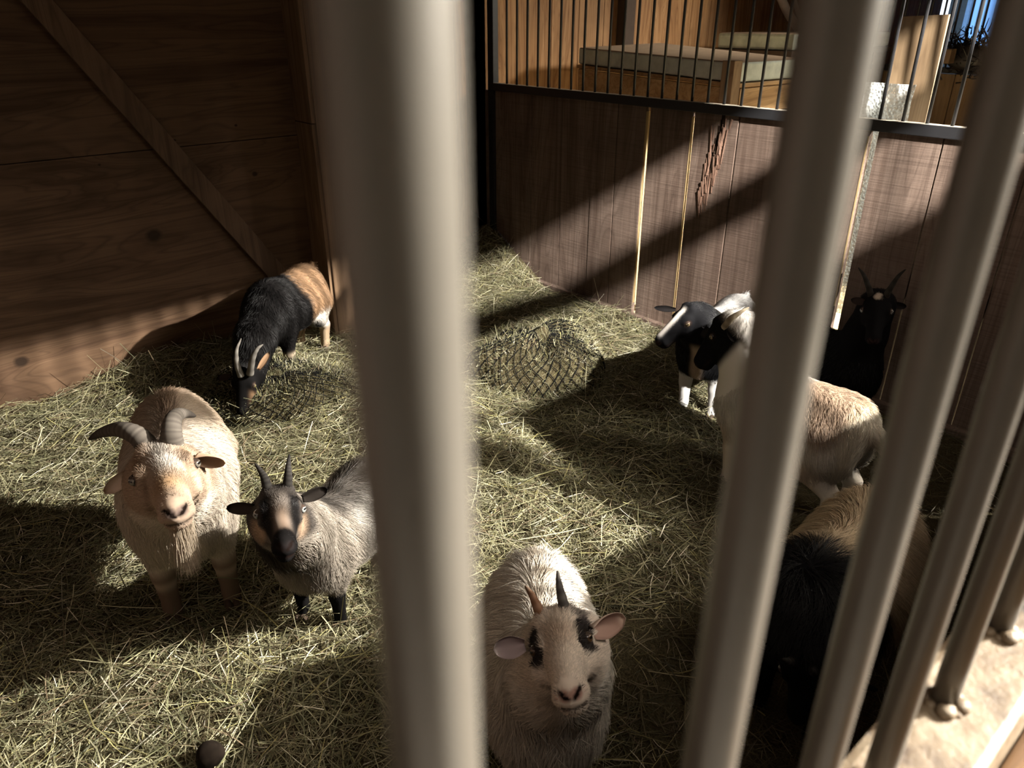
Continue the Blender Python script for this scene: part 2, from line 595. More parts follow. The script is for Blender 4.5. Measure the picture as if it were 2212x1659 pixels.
# boxed pillar beside the plywood
bm = bmesh.new()
add_box(bm, (1.74, 3.47, -0.06), (2.06, 3.95, 4.9))
add_box(bm, (1.72, 3.46, 1.09), (1.742, 3.66, 4.9), 0.002)
add_box(bm, (1.722, 3.465, -0.06), (1.742, 3.66, 1.085), 0.002)
add_box(bm, (1.742, 3.455, -0.06), (1.90, 3.472, 4.9), 0.003)
add_box(bm, (1.903, 3.455, -0.06), (2.06, 3.472, 4.9), 0.003)
struct(link('pillar', bm_mesh('pillar', bm), M['pillar']))
# reddish vertical boards in the corner
bm = bmesh.new()
x = 2.06
for wd in (0.2, 0.22, 0.19, 0.21, 0.24):
    add_box(bm, (x + 0.002, 3.86, -0.06), (min(x + wd, XP + 0.02), 3.88, 4.9), 0.003)
    x += wd
struct(link('wall_corner', bm_mesh('wall_corner', bm), M['red']))

# plank partition on the right
gaps = [(3.86, 0.0), (3.426, 0.004), (3.169, 0.005), (2.927, 0.004), (2.751, 0.006), (2.553, 0.024), (2.274, 0.017), (2.021, 0.006), (1.72, 0.005), (1.400, 0.034), (1.136, 0.006), (0.84, 0.005), (0.56, 0.005), (0.29, 0.005), (0.1, 0.0)]
bm = bmesh.new()
for (ya, ga), (yb, gb) in zip(gaps[:-1], gaps[1:]):
    t = rng.uniform(-0.003, 0.003)
    add_box(bm, (XP + t, yb + gb / 2, 0.0), (XP + 0.026 + t, ya - ga / 2, 1.142), 0.0015)
add_box(bm, (XP - 0.035, 0.1, -0.06), (XP + 0.0, 3.86, 0.045), 0.004)
add_box(bm, (XP + 0.03, 0.1, 0.5), (XP + 0.06, 1.36, 0.6))
struct(link('wall_right', bm_mesh('wall_right', bm), M['plank']))
# splintered gouge on one plank: a dark cleft with torn fibres along it
bm = bmesh.new()
for i in range(46):
    s_ = i / 45
    px_ = 1556 - 26 * s_ + random.choice((-1, 1)) * random.uniform(5, 20) * (1 - s_ * 0.75)
    y0 = pixx(px_, 300, XP)[1]
    zt = 1.135 - s_ * 0.36 + random.uniform(-0.03, 0.03)
    ln = random.uniform(0.05, 0.16)
    wd = random.uniform(0.0012, 0.004)
    add_obox(bm, np.array([XP - random.uniform(0.001, 0.007), y0, zt - ln / 2]), (random.uniform(.002, .005), 0, 0.0), (0, wd, random.uniform(-.001, .001)), (random.uniform(-.005, .005), random.uniform(-.008, .008), ln / 2))
sp = link('wood_splinters', bm_mesh('wood_splinters', bm), M['splint'])
tag(sp, 'torn reddish splinters where a plank is gouged under the rail', 'splinters')
bm = bmesh.new()
for i in range(14):
    s_ = i / 13
    y0 = pixx(1556 - 26 * s_ + random.uniform(-3, 3), 300, XP)[1]
    zc = 1.12 - s_ * 0.36
    add_obox(bm, np.array([XP - 0.0028, y0, zc]), (0.0022, 0, 0), (0, 0.0075 * (1 - 0.75 * s_) * random.uniform(.7, 1.3), 0.001), (0, random.uniform(-.004, .004), 0.028))
link('cleft', bm_mesh('cleft', bm), M['cleft'], sp)


# bar grille standing on the partition
def grille(name, x, y0, y1, z0, z1, barr, ys, mat, label, thick=0.045, post=None):
    t = empty(name, (x, (y0 + y1) / 2, z0))
    tag(t, label, 'grille')
    box('bottom_rail', (x - thick / 2, y0, z0 - 0.044), (x + thick / 2, y1, z0), M['railmetal'], t, 0.003)
    box('top_rail', (x - thick / 2, y0, z1), (x + thick / 2, y1, z1 + 0.044), mat, t, 0.003)
    if post is not None:
        box('post', (x - 0.022, post - 0.026, 0.0), (x + 0.022, post + 0.026, z1 + 0.044), mat, t, 0.004)
    v, f = tube_arrays([(0, 0, z0), (0, 0, z1)], barr, 8)
    me = py_mesh('bar', v, f)
    me.materials.append(mat)
    me.polygons.foreach_set('use_smooth', np.ones(len(me.polygons), bool))
    for y in ys:
        o = bpy.data.objects.new('bar', me)
        COL.objects.link(o)
        o.parent = t
        o.location = (0, y - t.location.y, -z0)
    return t


grille('partition_grille', XP + 0.005, 0.1, 3.80, RAILZ, 2.2, 0.0068, [3.655 - 0.0905 * i for i in range(39)], M['blackmetal'],
       'black iron bar grille standing along the top of the plank partition', post=3.785)
# plank wall and grille of the stall beyond
bm = bmesh.new()
for i in range(14):
    add_box(bm, (6.78, 0.1 + i * 0.268, -0.06), (6.81, 0.1 + i * 0.268 + 0.262, 1.14), 0.002)
struct(link('wall_beyond', bm_mesh('wall_beyond', bm), M['pale']))
grille('grille', 6.78, 0.1, 3.85, 1.19, 2.2, 0.008, [0.2 + 0.1 * i for i in range(37)], M['blackmetal'],
       'dark bar grille of the farther stall, in front of the blue window')
# rear wall of the next stall, orange boards with a dark post
bm = bmesh.new()
x = XP - 0.15
i = 0
XE = pixy(2028, 40, 3.86)[0]
while x < XE:
    wd = (0.235, 0.26, 0.215, 0.25, 0.24)[i % 5]
    add_box(bm, (x, 3.86, -0.06), (min(XE, x + wd - 0.004), 3.885, 4.9), 0.002)
    x += wd
    i += 1
struct(link('wall_next', bm_mesh('wall_next', bm), M['orange']))
xp = pixy(1356, 60, 3.80)[0]
struct(box('trim_1', (xp - 0.05, 3.78, -0.06), (xp + 0.05, 3.86, 4.9), M['dark'], None, 0.004))

# ------------------------------------------------------------------ the stall front
front = empty('stall_front', (1.2, YB, 0))
tag(front, 'grey painted metal bar front of the pen with a cream bottom rail', 'stall front')
bm = bmesh.new()
add_box(bm, (-0.6, YB - 0.036, RAILZ - 0.012 - 0.05), (3.1, YB + 0.021, RAILZ - 0.012), 0.006)
link('sill_rail', bm_mesh('sill_rail', bm), M['rail'], front)
sill_top = RAILZ - 0.012
box('top_rail', (-0.6, YB - 0.02, 2.05), (3.1, YB + 0.02, 2.16), M['greymetal'], front, 0.006)
vb, fb = tube_arrays([(0, 0, sill_top - 0.002)] + [(0, 0, z) for z in np.linspace(sill_top + .03, 2.06, 6)], 0.0074, 24)
barme = py_mesh('bar', vb, fb)
barme.materials.append(M['greymetal'])
barme.polygons.foreach_set('use_smooth', np.ones(len(barme.polygons), bool))
for i in range(-6, 32):
    xb = 0.0450 + BSP * i
    if abs(xb) < 0.02: continue
    o = bpy.data.objects.new('bar', barme)
    COL.objects.link(o)
    o.parent = front
    o.location = (xb - front.location.x, 0, 0)
    if i >= 0:
        bm = bmesh.new()
        rr = random.Random(i)
        for q in range(9):
            an = q * 0.7 + rr.uniform(-.2, .2)
            r = rr.uniform(0.0035, 0.0062)
            bmesh.ops.create_icosphere(bm, subdivisions=2, radius=r, matrix=Matrix.Translation((xb + 0.0095 * math.cos(an), YB + 0.0095 * math.sin(an), sill_top + rr.uniform(-.001, .002))) @ Matrix.Diagonal((1.2, 1.0, 0.75, 1)))
        link('weld', bm_mesh('weld', bm), M['rail'], front, smooth=True)
# boards below the rail and a wooden ledge outside it
bm = bmesh.new()
for i in range(15):
    x0 = -0.62 + i * 0.25
    add_box(bm, (x0, YB - 0.02, -0.05), (x0 + 0.246, YB + 0.012, RAILZ - 0.062), 0.002)
struct(link('wall_front', bm_mesh('wall_front', bm), M['plank']))
struct(box('trim_2', (0.2, -0.14, RAILZ - 0.11), (3.1, YB - 0.0365, RAILZ - 0.045), M['cap'], None, 0.004))
# unseen panel added in the stall front to block the aisle spot
struct(box('light_block_front', (1.48, YB - 0.035, RAILZ - 0.05), (1.83, YB - 0.0365 + 0.02, 1.76), M['pillar']))

struct(box('light_block_aisle', (1.86, -0.62, -0.01), (2.40, -0.58, 2.30), M['pillar']))  # unseen panel added in the aisle to keep the spot off the lower partition

# ------------------------------------------------------------------ loose hay


def soiled_shade(x, y):  # shade along the front put into straw colour and density, with some soil
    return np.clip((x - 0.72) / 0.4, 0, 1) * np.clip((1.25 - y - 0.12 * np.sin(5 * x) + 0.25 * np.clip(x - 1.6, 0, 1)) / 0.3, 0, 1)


def straws(n, pos_fn, lmin, lmax, wmin, wmax, tilt, palette, weights, seed, lift=0.02, darken=True):
    r = np.random.default_rng(seed)
    P, N0 = pos_fn(n, r)
    n = len(P)
    L = np.exp(r.normal(0, 0.5, n)) * (lmin * lmax) ** 0.5
    L = np.clip(L, lmin, lmax)
    wd = r.uniform(wmin, wmax, n)
    az = r.uniform(0, 2 * np.pi, n)
    el = r.normal(0, tilt, n)
    # tangent frame of the ground normal
    a = np.cross(N0, np.array([0.3, 0.9, 0.1]))
    a /= np.linalg.norm(a, axis=1)[:, None]
    b = np.cross(N0, a)
    d = (np.cos(az)[:, None] * a + np.sin(az)[:, None] * b) * np.cos(el)[:, None] + N0 * np.sin(el)[:, None]
    side = np.cross(d, N0)
    side /= np.linalg.norm(side, axis=1)[:, None]
    roll = r.normal(0, 0.6, n)
    up = np.cross(side, d)
    side = side * np.cos(roll)[:, None] + up * np.sin(roll)[:, None]
    bend = r.normal(0, 0.16, n)
    kink = r.normal(0, 0.10, n)
    segs = 3
    ts = np.linspace(-0.5, 0.5, segs + 1)
    base = P + N0 * (np.abs(r.normal(0, lift, n)) + np.abs(np.sin(el)) * L * 0.42)[:, None]
    hor = np.cross(N0, d)
    V = np.zeros((n, segs + 1, 2, 3), np.float32)
    for i, t in enumerate(ts):
        c = base + d * (t * L)[:, None] + N0 * ((0.25 - t * t) * bend * L * 0.6)[:, None] + hor * ((0.25 - t * t) * kink * L * 2.2)[:, None]
        ww = wd * (1 - 0.55 * max(0, t * 2) ** 2)
        V[:, i, 0] = c - side * (ww / 2)[:, None]
        V[:, i, 1] = c + side * (ww / 2)[:, None]
    q = np.arange(n)[:, None] * (segs + 1) * 2
    F = []
    for i in range(segs):
        o = q + i * 2
        F.append(np.concatenate([o, o + 1, o + 3, o + 2], 1))
    F = np.stack(F, 1).reshape(-1, 4)
    pal = np.array(palette)
    ci = r.choice(len(pal), n, p=np.array(weights) / sum(weights))
    C = pal[ci] * r.uniform(0.45, 1.4, n)[:, None]
    if darken: C = C * (1 - np.array([0.50, 0.56, 0.60]) * soiled_shade(P[:, 0], P[:, 1])[:, None])
    return V.reshape(-1, 3), F, np.repeat(C, (segs + 1) * 2, 0)


PAL = [(0.19, 0.18, 0.10), (0.25, 0.23, 0.14), (0.13, 0.132, 0.072), (0.38, 0.36, 0.235), (0.14, 0.105, 0.065), (0.29, 0.265, 0.115), (0.56, 0.53, 0.42)]
PWT = [5, 5, 4, 2.6, 2.2, 1.5, 0.9]


def floor_pos(n, r):
    x = r.uniform(XL + 0.02, XP - 0.04, n)
    y = r.uniform(0.12, 3.84, n)
    m = ~((y > 3.6) & (x < 1.75)) & ~((x > 1.7) & (x < 2.08) & (y > 3.43))
    # hay thinned over dark soil, matching the shade along the front
    bare = soiled_shade(x, y)
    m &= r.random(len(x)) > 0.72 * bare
    x, y = x[m], y[m]
    e = 0.01
    zx = (hayz(x + e, y) - hayz(x - e, y)) / (2 * e)
    zy = (hayz(x, y + e) - hayz(x, y - e)) / (2 * e)
    N0 = np.stack([-zx, -zy, np.ones_like(x)], -1)
    N0 /= np.linalg.norm(N0, axis=1)[:, None]
    return np.stack([x, y, hayz(x, y)], -1), N0


def build_straw(name, parts, parent=None, clip=None):
    vs, fs, cs, off = [], [], [], 0
    for (v, f, c) in parts:
        vs.append(v)
        fs.append(f + off)
        cs.append(c)
        off += len(v)
    v = np.concatenate(vs)
    if clip: clip(v)
    me = np_mesh(name, v, np.concatenate(fs))
    vcol(me, np.concatenate(cs))
    return link(name, me, M['straw'], parent)


def clip_walls(v):
    m = v[:, 0] < 1.75
    v[m, 1] = np.minimum(v[m, 1], YA - 0.004)
    v[:, 1] = np.minimum(v[:, 1], 3.852)
    v[:, 1] = np.maximum(v[:, 1], YB + 0.02)
    v[:, 0] = np.minimum(v[:, 0], XP - 0.006)
    v[:, 0] = np.maximum(v[:, 0], XL + 0.006)


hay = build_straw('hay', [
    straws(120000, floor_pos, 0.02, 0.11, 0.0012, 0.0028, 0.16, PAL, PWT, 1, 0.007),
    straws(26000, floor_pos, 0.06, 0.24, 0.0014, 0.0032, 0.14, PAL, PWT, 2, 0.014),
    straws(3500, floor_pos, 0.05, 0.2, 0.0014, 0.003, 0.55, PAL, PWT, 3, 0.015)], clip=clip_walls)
tag(hay, 'loose green and yellow hay strewn all over the pen floor', 'hay', kind='stuff')


# ------------------------------------------------------------------ hay nets
def hay_net(cx, cy, rx, ry, rz, rot, label, seed, fill_h=0.0):
    z0 = float(hayz(cx, cy))
    t = empty('hay_net', (cx, cy, z0))
    tag(t, label, 'hay net', 'slow feed hay nets on the floor')
    ca, sa = math.cos(rot), math.sin(rot)
    rr = np.random.default_rng(seed)
    ph = rr.uniform(0, 6, 8)

    def surf(u, th, off=0.0):
        """u 0 top .. 1 base, th angle"""
        a = u * np.pi * 0.5
        wob = 1 + 0.05 * np.sin(3 * th + ph[0]) * np.sin(a) + 0.035 * np.sin(5 * th + ph[1] + 2 * u) + 0.02 * np.sin(9 * th + ph[2])
        s = np.sin(a) ** 0.72
        x = (rx + off) * s * np.cos(th) * wob
        y = (ry + off) * s * np.sin(th) * wob
        z = (rz + off) * np.cos(a) ** 0.8 * (1 + 0.10 * np.sin(2 * th + ph[3]) + 0.08 * np.sin(4 * th + 5 * u + ph[4])) - 0.01
        return np.stack([cx + ca * x - sa * y, cy + sa * x + ca * y, z0 + z], -1)
    us = np.linspace(0.0, 1, 20)
    th = np.linspace(0, 2 * np.pi, 48, endpoint=False)
    U, T = np.meshgrid(us, th, indexing='ij')
    v = surf(U, T, -0.006).reshape(-1, 3)
    ii = np.arange(20 * 48).reshape(20, 48)
    f = np.stack([ii[:-1], np.roll(ii, -1, 1)[:-1], np.roll(ii, -1, 1)[1:], ii[1:]], -1).reshape(-1, 4)
    core = link('hay_filling', np_mesh('hay_filling', v, f), M['hayground'], t, smooth=True)

    def pos(n, r):
        u = r.uniform(0.0, 1, n) ** 0.75
        tt = r.uniform(0, 2 * np.pi, n)
        p = surf(u, tt, -0.012)
        e = 1e-3
        n0 = np.cross(surf(u, tt + e) - p, surf(u + e, tt) - p)
        n0 /= np.linalg.norm(n0, axis=1)[:, None] + 1e-12
        s = np.sign(n0[:, 2])
        s[s == 0] = 1
        n0 *= np.where(n0[:, 2] < -0.2, -1, 1)[:, None]
        return p, n0
    sv = [straws(9000, pos, 0.03, 0.10, 0.0012, 0.0026, 0.22, PAL, PWT, seed + 10, 0.003),
          straws(800, pos, 0.05, 0.18, 0.0013, 0.0026, 0.4, PAL, PWT, seed + 11, 0.01)]
    st = build_straw('straw', sv, t)
    tag(st, kind='stuff')
    # net cords, a diamond mesh
    vs, fs, off = [], [], 0
    nn = 40
    for sgn in (1, -1):
        for i in range(nn):
            th0 = 2 * np.pi * i / nn
            uu = np.linspace(0.06, 1.0, 24)
            p = surf(uu, th0 + sgn * (uu - 0.14) * 0.75 + 0.03 * np.sin(9 * uu + i), 0.006)
            a, b = tube_arrays(p, 0.0021, 4, cap=False)
            vs.append(a)
            fs += [tuple(q + off for q in fc) for fc in b]
            off += len(a)
    uu = np.full(80, 0.06)
    p = surf(uu, np.linspace(0, 2 * np.pi, 80), 0.006)
    a, b = tube_arrays(p, 0.003, 5, cap=False)
    vs.append(a)
    fs += [tuple(q + off for q in fc) for fc in b]
    link('net', py_mesh('net', np.concatenate(vs), fs), M['net'], t)
    return t


hay_net(2.24, 2.40, 0.33, 0.29, 0.21, -0.5, 'black hay net bulging with hay in front of the plank partition', 21)
hay_net(1.16, 2.98, 0.34, 0.27, 0.10, -0.3, 'flattened black hay net under the muzzle of the grazing black and tan goat', 22)

# a round dropping on the hay near the front
bm = bmesh.new()
bmesh.ops.create_icosphere(bm, subdivisions=4, radius=0.032)
for vv in bm.verts:
    nz = 0.05 * math.sin(90 * vv.co.x + 1) * math.sin(80 * vv.co.y) + 0.04 * math.sin(130 * vv.co.z + 60 * vv.co.x)
    vv.co *= 1 + nz
    vv.co.z *= 0.92
me = bm_mesh('dung_ball', bm)
bl = pixz(453, 1632, 0.03)
o = link('dung_ball', me, plain('dung', (0.010, 0.007, 0.005), 0.9, 0.05, var=0.5, nscale=60), smooth=True)
o.location = bl
tag(o, 'round dark brown lump of dung lying on the lit hay', 'dung')

#GOATS#
# ------------------------------------------------------------------ goats


class SDF:
    def __init__(self, lo, hi, h):
        self.lo = np.array(lo, float)
        self.h = h
        n = np.ceil((np.array(hi) - self.lo) / h).astype(int) + 1
        self.n = n
        self.f = np.full(n, 0.25, np.float32)
        self.ax = [self.lo[i] + h * np.arange(n[i]) for i in range(3)]

    def _sub(self, lo, hi):
        sl = []
        for i in range(3):
            a = max(0, int((lo[i] - self.lo[i]) / self.h) - 1)
            b = min(self.n[i], int((hi[i] - self.lo[i]) / self.h) + 3)
            if b <= a: return None
            sl.append(slice(a, b))
        X = self.ax[0][sl[0]][:, None, None]
        Y = self.ax[1][sl[1]][None, :, None]
        Z = self.ax[2][sl[2]][None, None, :]
        return tuple(sl), X, Y, Z

    def _put(self, sl, d, k, sub=False):
        a = self.f[sl]
        d = d.astype(np.float32)
        if sub:
            hh = np.maximum(k - np.abs(a + d), 0) / k
            self.f[sl] = np.maximum(a, -d) + hh * hh * k * 0.25
        else:
            hh = np.maximum(k - np.abs(a - d), 0) / k
            self.f[sl] = np.minimum(a, d) - hh * hh * k * 0.25

    def cone(self, a, b, ra, rb, k=0.03, sub=False):
        a, b = np.asarray(a, float), np.asarray(b, float)
        m = max(ra, rb) + k + 2 * self.h
        r = self._sub(np.minimum(a, b) - m, np.maximum(a, b) + m)
        if r is None: return
        sl, X, Y, Z = r
        ab = b - a
        L2 = ab @ ab + 1e-12
        t = np.clip(((X - a[0]) * ab[0] + (Y - a[1]) * ab[1] + (Z - a[2]) * ab[2]) / L2, 0, 1)
        d = np.sqrt((X - a[0] - t * ab[0]) ** 2 + (Y - a[1] - t * ab[1]) ** 2 + (Z - a[2] - t * ab[2]) ** 2) - (ra + (rb - ra) * t)
        self._put(sl, d, k, sub)

    def ell(self, c, r, R=None, k=0.03, sub=False):
        c = np.asarray(c, float)
        r = np.asarray(r, float)
        R = np.eye(3) if R is None else R      # rows are the local axes
        m = np.abs(R.T) @ r + k + 2 * self.h
        q = self._sub(c - m, c + m)
        if q is None: return
        sl, X, Y, Z = q
        P = [R[i, 0] * (X - c[0]) + R[i, 1] * (Y - c[1]) + R[i, 2] * (Z - c[2]) for i in range(3)]
        k0 = np.sqrt(sum((P[i] / r[i]) ** 2 for i in range(3)))
        k1 = np.sqrt(sum((P[i] / r[i] ** 2) ** 2 for i in range(3))) + 1e-9
        self._put(sl, k0 * (k0 - 1) / k1, k, sub)

    def mesh(self):
        """surface nets"""
        f = self.f
        s = f < 0
        n = self.n
        c = np.zeros(n - 1, np.int8)
        for i in (0, 1):
            for j in (0, 1):
                for l in (0, 1):
                    c += s[i:n[0] - 1 + i, j:n[1] - 1 + j, l:n[2] - 1 + l]
        act = np.argwhere((c > 0) & (c < 8))
        vid = np.full(n - 1, -1, np.int64)
        vid[tuple(act.T)] = np.arange(len(act))
        acc = np.zeros((len(act), 3))
        cnt = np.zeros(len(act))
        cor = [(i, j, l) for i in (0, 1) for j in (0, 1) for l in (0, 1)]
        for a in cor:
            for ax in range(3):
                if a[ax]: continue
                b = list(a)
                b[ax] = 1
                fa = f[tuple((act + a).T)]
                fb = f[tuple((act + b).T)]
                m = (fa < 0) != (fb < 0)
                t = fa[m] / (fa[m] - fb[m])
                p = np.tile(np.array(a, float), (m.sum(), 1))
                p[:, ax] += t
                acc[m] += p
                cnt[m] += 1
        V = self.lo + (act + acc / cnt[:, None]) * self.h
        Q = []
        for ax in range(3):
            u, w = (ax + 1) % 3, (ax + 2) % 3
            sl0 = [slice(None)] * 3
            sl1 = [slice(None)] * 3
            sl0[ax] = slice(0, n[ax] - 1)
            sl1[ax] = slice(1, n[ax])
            a, b = s[tuple(sl0)], s[tuple(sl1)]
            e = np.argwhere(a != b)
            e = e[(e[:, u] > 0) & (e[:, w] > 0) & (e[:, u] < n[u] - 1) & (e[:, w] < n[w] - 1)]
            flip = a[tuple(e.T)]
            du = np.zeros(3, int)
            du[u] = 1
            dw = np.zeros(3, int)
            dw[w] = 1
            q = np.stack([vid[tuple(p.T)] for p in (e, e - du, e - du - dw, e - dw)], 1)
            q[~flip] = q[~flip][:, ::-1]
            Q.append(q)
        Q = np.concatenate(Q)
        Q = Q[(Q >= 0).all(1)]
        # keep it smooth
        for it in range(2):
            S_ = np.zeros_like(V)
            C_ = np.zeros(len(V))
            for i in range(4):
                np.add.at(S_, Q[:, i], V[Q[:, (i + 1) % 4]])
                np.add.at(C_, Q[:, i], 1)
            V = V * 0.5 + 0.5 * S_ / np.maximum(C_, 1)[:, None]
        return V, Q


def sm(x, a, b):
    t = np.clip((x - a) / (b - a), 0, 1)
    return t * t * (3 - 2 * t)


def hnoise(P, s, seed=0):
    """cheap smooth noise in -1..1"""
    r = np.random.default_rng(seed)
    o = 0
    for i in range(5):
        d = r.normal(0, 1, 3) * s * (1 + 0.5 * i)
        o = o + np.sin(P @ d + r.uniform(0, 6)) / (1 + 0.3 * i)
    return o / 3.0


def lerp(a, b, t):
    return np.asarray(a) + (np.asarray(b) - np.asarray(a)) * np.asarray(t)[..., None]


def leaf(base, tip, normal, width, cup=0.3, fold=0.0, thick=0.004):
    """an ear: cupped pointed leaf with thickness; normal points out of its hollow"""
    base, tip = np.asarray(base, float), np.asarray(tip, float)
    d = tip - base
    L = np.linalg.norm(d)
    d = d / L
    nn = nrm(np.asarray(normal, float) - d * np.dot(normal, d))
    s = np.cross(d, nn)
    nu, nv = 16, 11
    rows = []
    for i in range(nu):
        u = i / (nu - 1)
        w = width * (0.40 + 0.60 * math.sin(min(1, u * 1.7 + 0.12) * math.pi / 2)) * (max(0.0, 1 - u ** 3.2)) ** 0.55
        for j in range(nv):
            t = -1 + 2 * j / (nv - 1)
            c = cup * (1 - 0.55 * u)
            p = base + d * (u * L) + s * (t * w / 2 * (1 - 0.35 * c)) + nn * (c * width * 0.55 * (t * t) + fold * L * u * u)
            rows.append(p)
    A = np.array(rows)
    g = A.reshape(nu, nv, 3)
    du = np.gradient(g, axis=0)
    dv = np.gradient(g, axis=1)
    N = np.cross(dv, du).reshape(-1, 3)
    N /= np.linalg.norm(N, axis=1)[:, None] + 1e-9
    if (N @ nn).mean() < 0: N = -N
    edge = np.array([(1 - abs(-1 + 2 * j / (nv - 1)) ** 4) * (1 - (i / (nu - 1)) ** 6) for i in range(nu) for j in range(nv)])[:, None]
    V = np.vstack([A + N * thick * 0.5 * edge, A - N * thick * 0.5 * (edge + 0.25)])
    F = []
    o = nu * nv
    for i in range(nu - 1):
        for j in range(nv - 1):
            a = i * nv + j
            F.append((a, a + 1, a + nv + 1, a + nv))
            F.append((o + a, o + a + nv, o + a + nv + 1, o + a + 1))
    for i in range(nu - 1):
        for j in (0, nv - 1):
            a = i * nv + j
            F.append((a, a + nv, o + a + nv, o + a))
    for j in range(nv - 1):
        for i in (0, nu - 1):
            a = i * nv + j
            F.append((a, o + a, o + a + 1, a + 1))
    inner = np.concatenate([np.ones(o), np.zeros(o)])
    uu = np.tile(np.repeat(np.linspace(0, 1, nu), nv), 2)
    return V, F, inner, uu


def eyeball(c, out, up, r, iris, nl=28, ns=36, ang=0.80):
    out = nrm(out)
    side = nrm(np.cross(up, out))
    up2 = np.cross(out, side)
    V, C, F = [], [], []
    for i in range(nl + 1):
        a = math.pi * i / nl
        for j in range(ns):
            b = 2 * math.pi * j / ns
            q = np.array([math.sin(a) * math.cos(b), math.sin(a) * math.sin(b), math.cos(a)])
            V.append(c + r * (q[0] * side + q[1] * up2 + q[2] * out))
            ax, ay = q[0], q[1]
            if ay > 0.36 - 0.25 * ax * ax and q[2] > -0.2:
                C.append((0.05, 0.035, 0.028))
            elif abs(ay) < 0.21 and abs(ax) < 0.47 and a < 1.4:
                C.append((0.004, 0.004, 0.004))
            elif a < ang:
                tt = a / ang
                C.append(tuple(np.array(iris) * (1.1 - 0.45 * tt * tt)))
            else:
                C.append((0.012, 0.009, 0.008))
    for i in range(nl):
        for j in range(ns):
            k2 = (j + 1) % ns
            F.append((i * ns + j, i * ns + k2, (i + 1) * ns + k2, (i + 1) * ns + j))
    return V, F, C


def curves_obj(name, pts, rad, col, nrmv, mat, parent):
    """pts (n,k,3) world, rad (k,), col (n,3), nrmv (n,3)"""
    n, kk, _ = pts.shape
    hc = bpy.data.hair_curves.new(name)
    hc.add_curves([kk] * n)
    off = np.array(parent.location if parent.parent is None else parent.parent.location)
    hc.attributes['position'].data.foreach_set('vector', (pts - off).astype(np.float32).ravel())
    ra = hc.attributes.new('radius', 'FLOAT', 'POINT')
    ra.data.foreach_set('value', np.tile(np.asarray(rad, np.float32), n))
    ca = hc.attributes.new('col', 'FLOAT_COLOR', 'CURVE')
    c4 = np.ones((n, 4), np.float32)
    c4[:, :3] = col
    ca.data.foreach_set('color', c4.ravel())
    na = hc.attributes.new('rootn', 'FLOAT_VECTOR', 'CURVE')
    na.data.foreach_set('vector', nrmv.astype(np.float32).ravel())
    hc.materials.append(mat)
    o = bpy.data.objects.new(name, hc)
    COL.objects.link(o)
    o.parent = parent
    return o


def rot_axes(f, u):
    """rows: forward, left, up"""
    f = nrm(f)
    l = nrm(np.cross(u, f))
    return np.stack([f, l, np.cross(f, l)])


def head_pose(ex, ey, D, nx, ny, tilt, yaw=0.0, w=None):
    """eye-mid pixel and distance, direction of the nose in the picture, angle between nose and line of sight"""
    e = pixd(ex, ey, D) if w is None else pix(ex, ey, w)
    c = nrm(CAM - e)
    im = nrm(CR * nx - CU * ny)
    im = nrm(im - c * (im @ c))
    f = math.cos(tilt) * c + math.sin(tilt) * im
    u = math.sin(tilt) * c - math.cos(tilt) * im
    l = np.cross(u, f)
    f2 = math.cos(yaw) * f + math.sin(yaw) * l
    return e, rot_axes(f2, u)


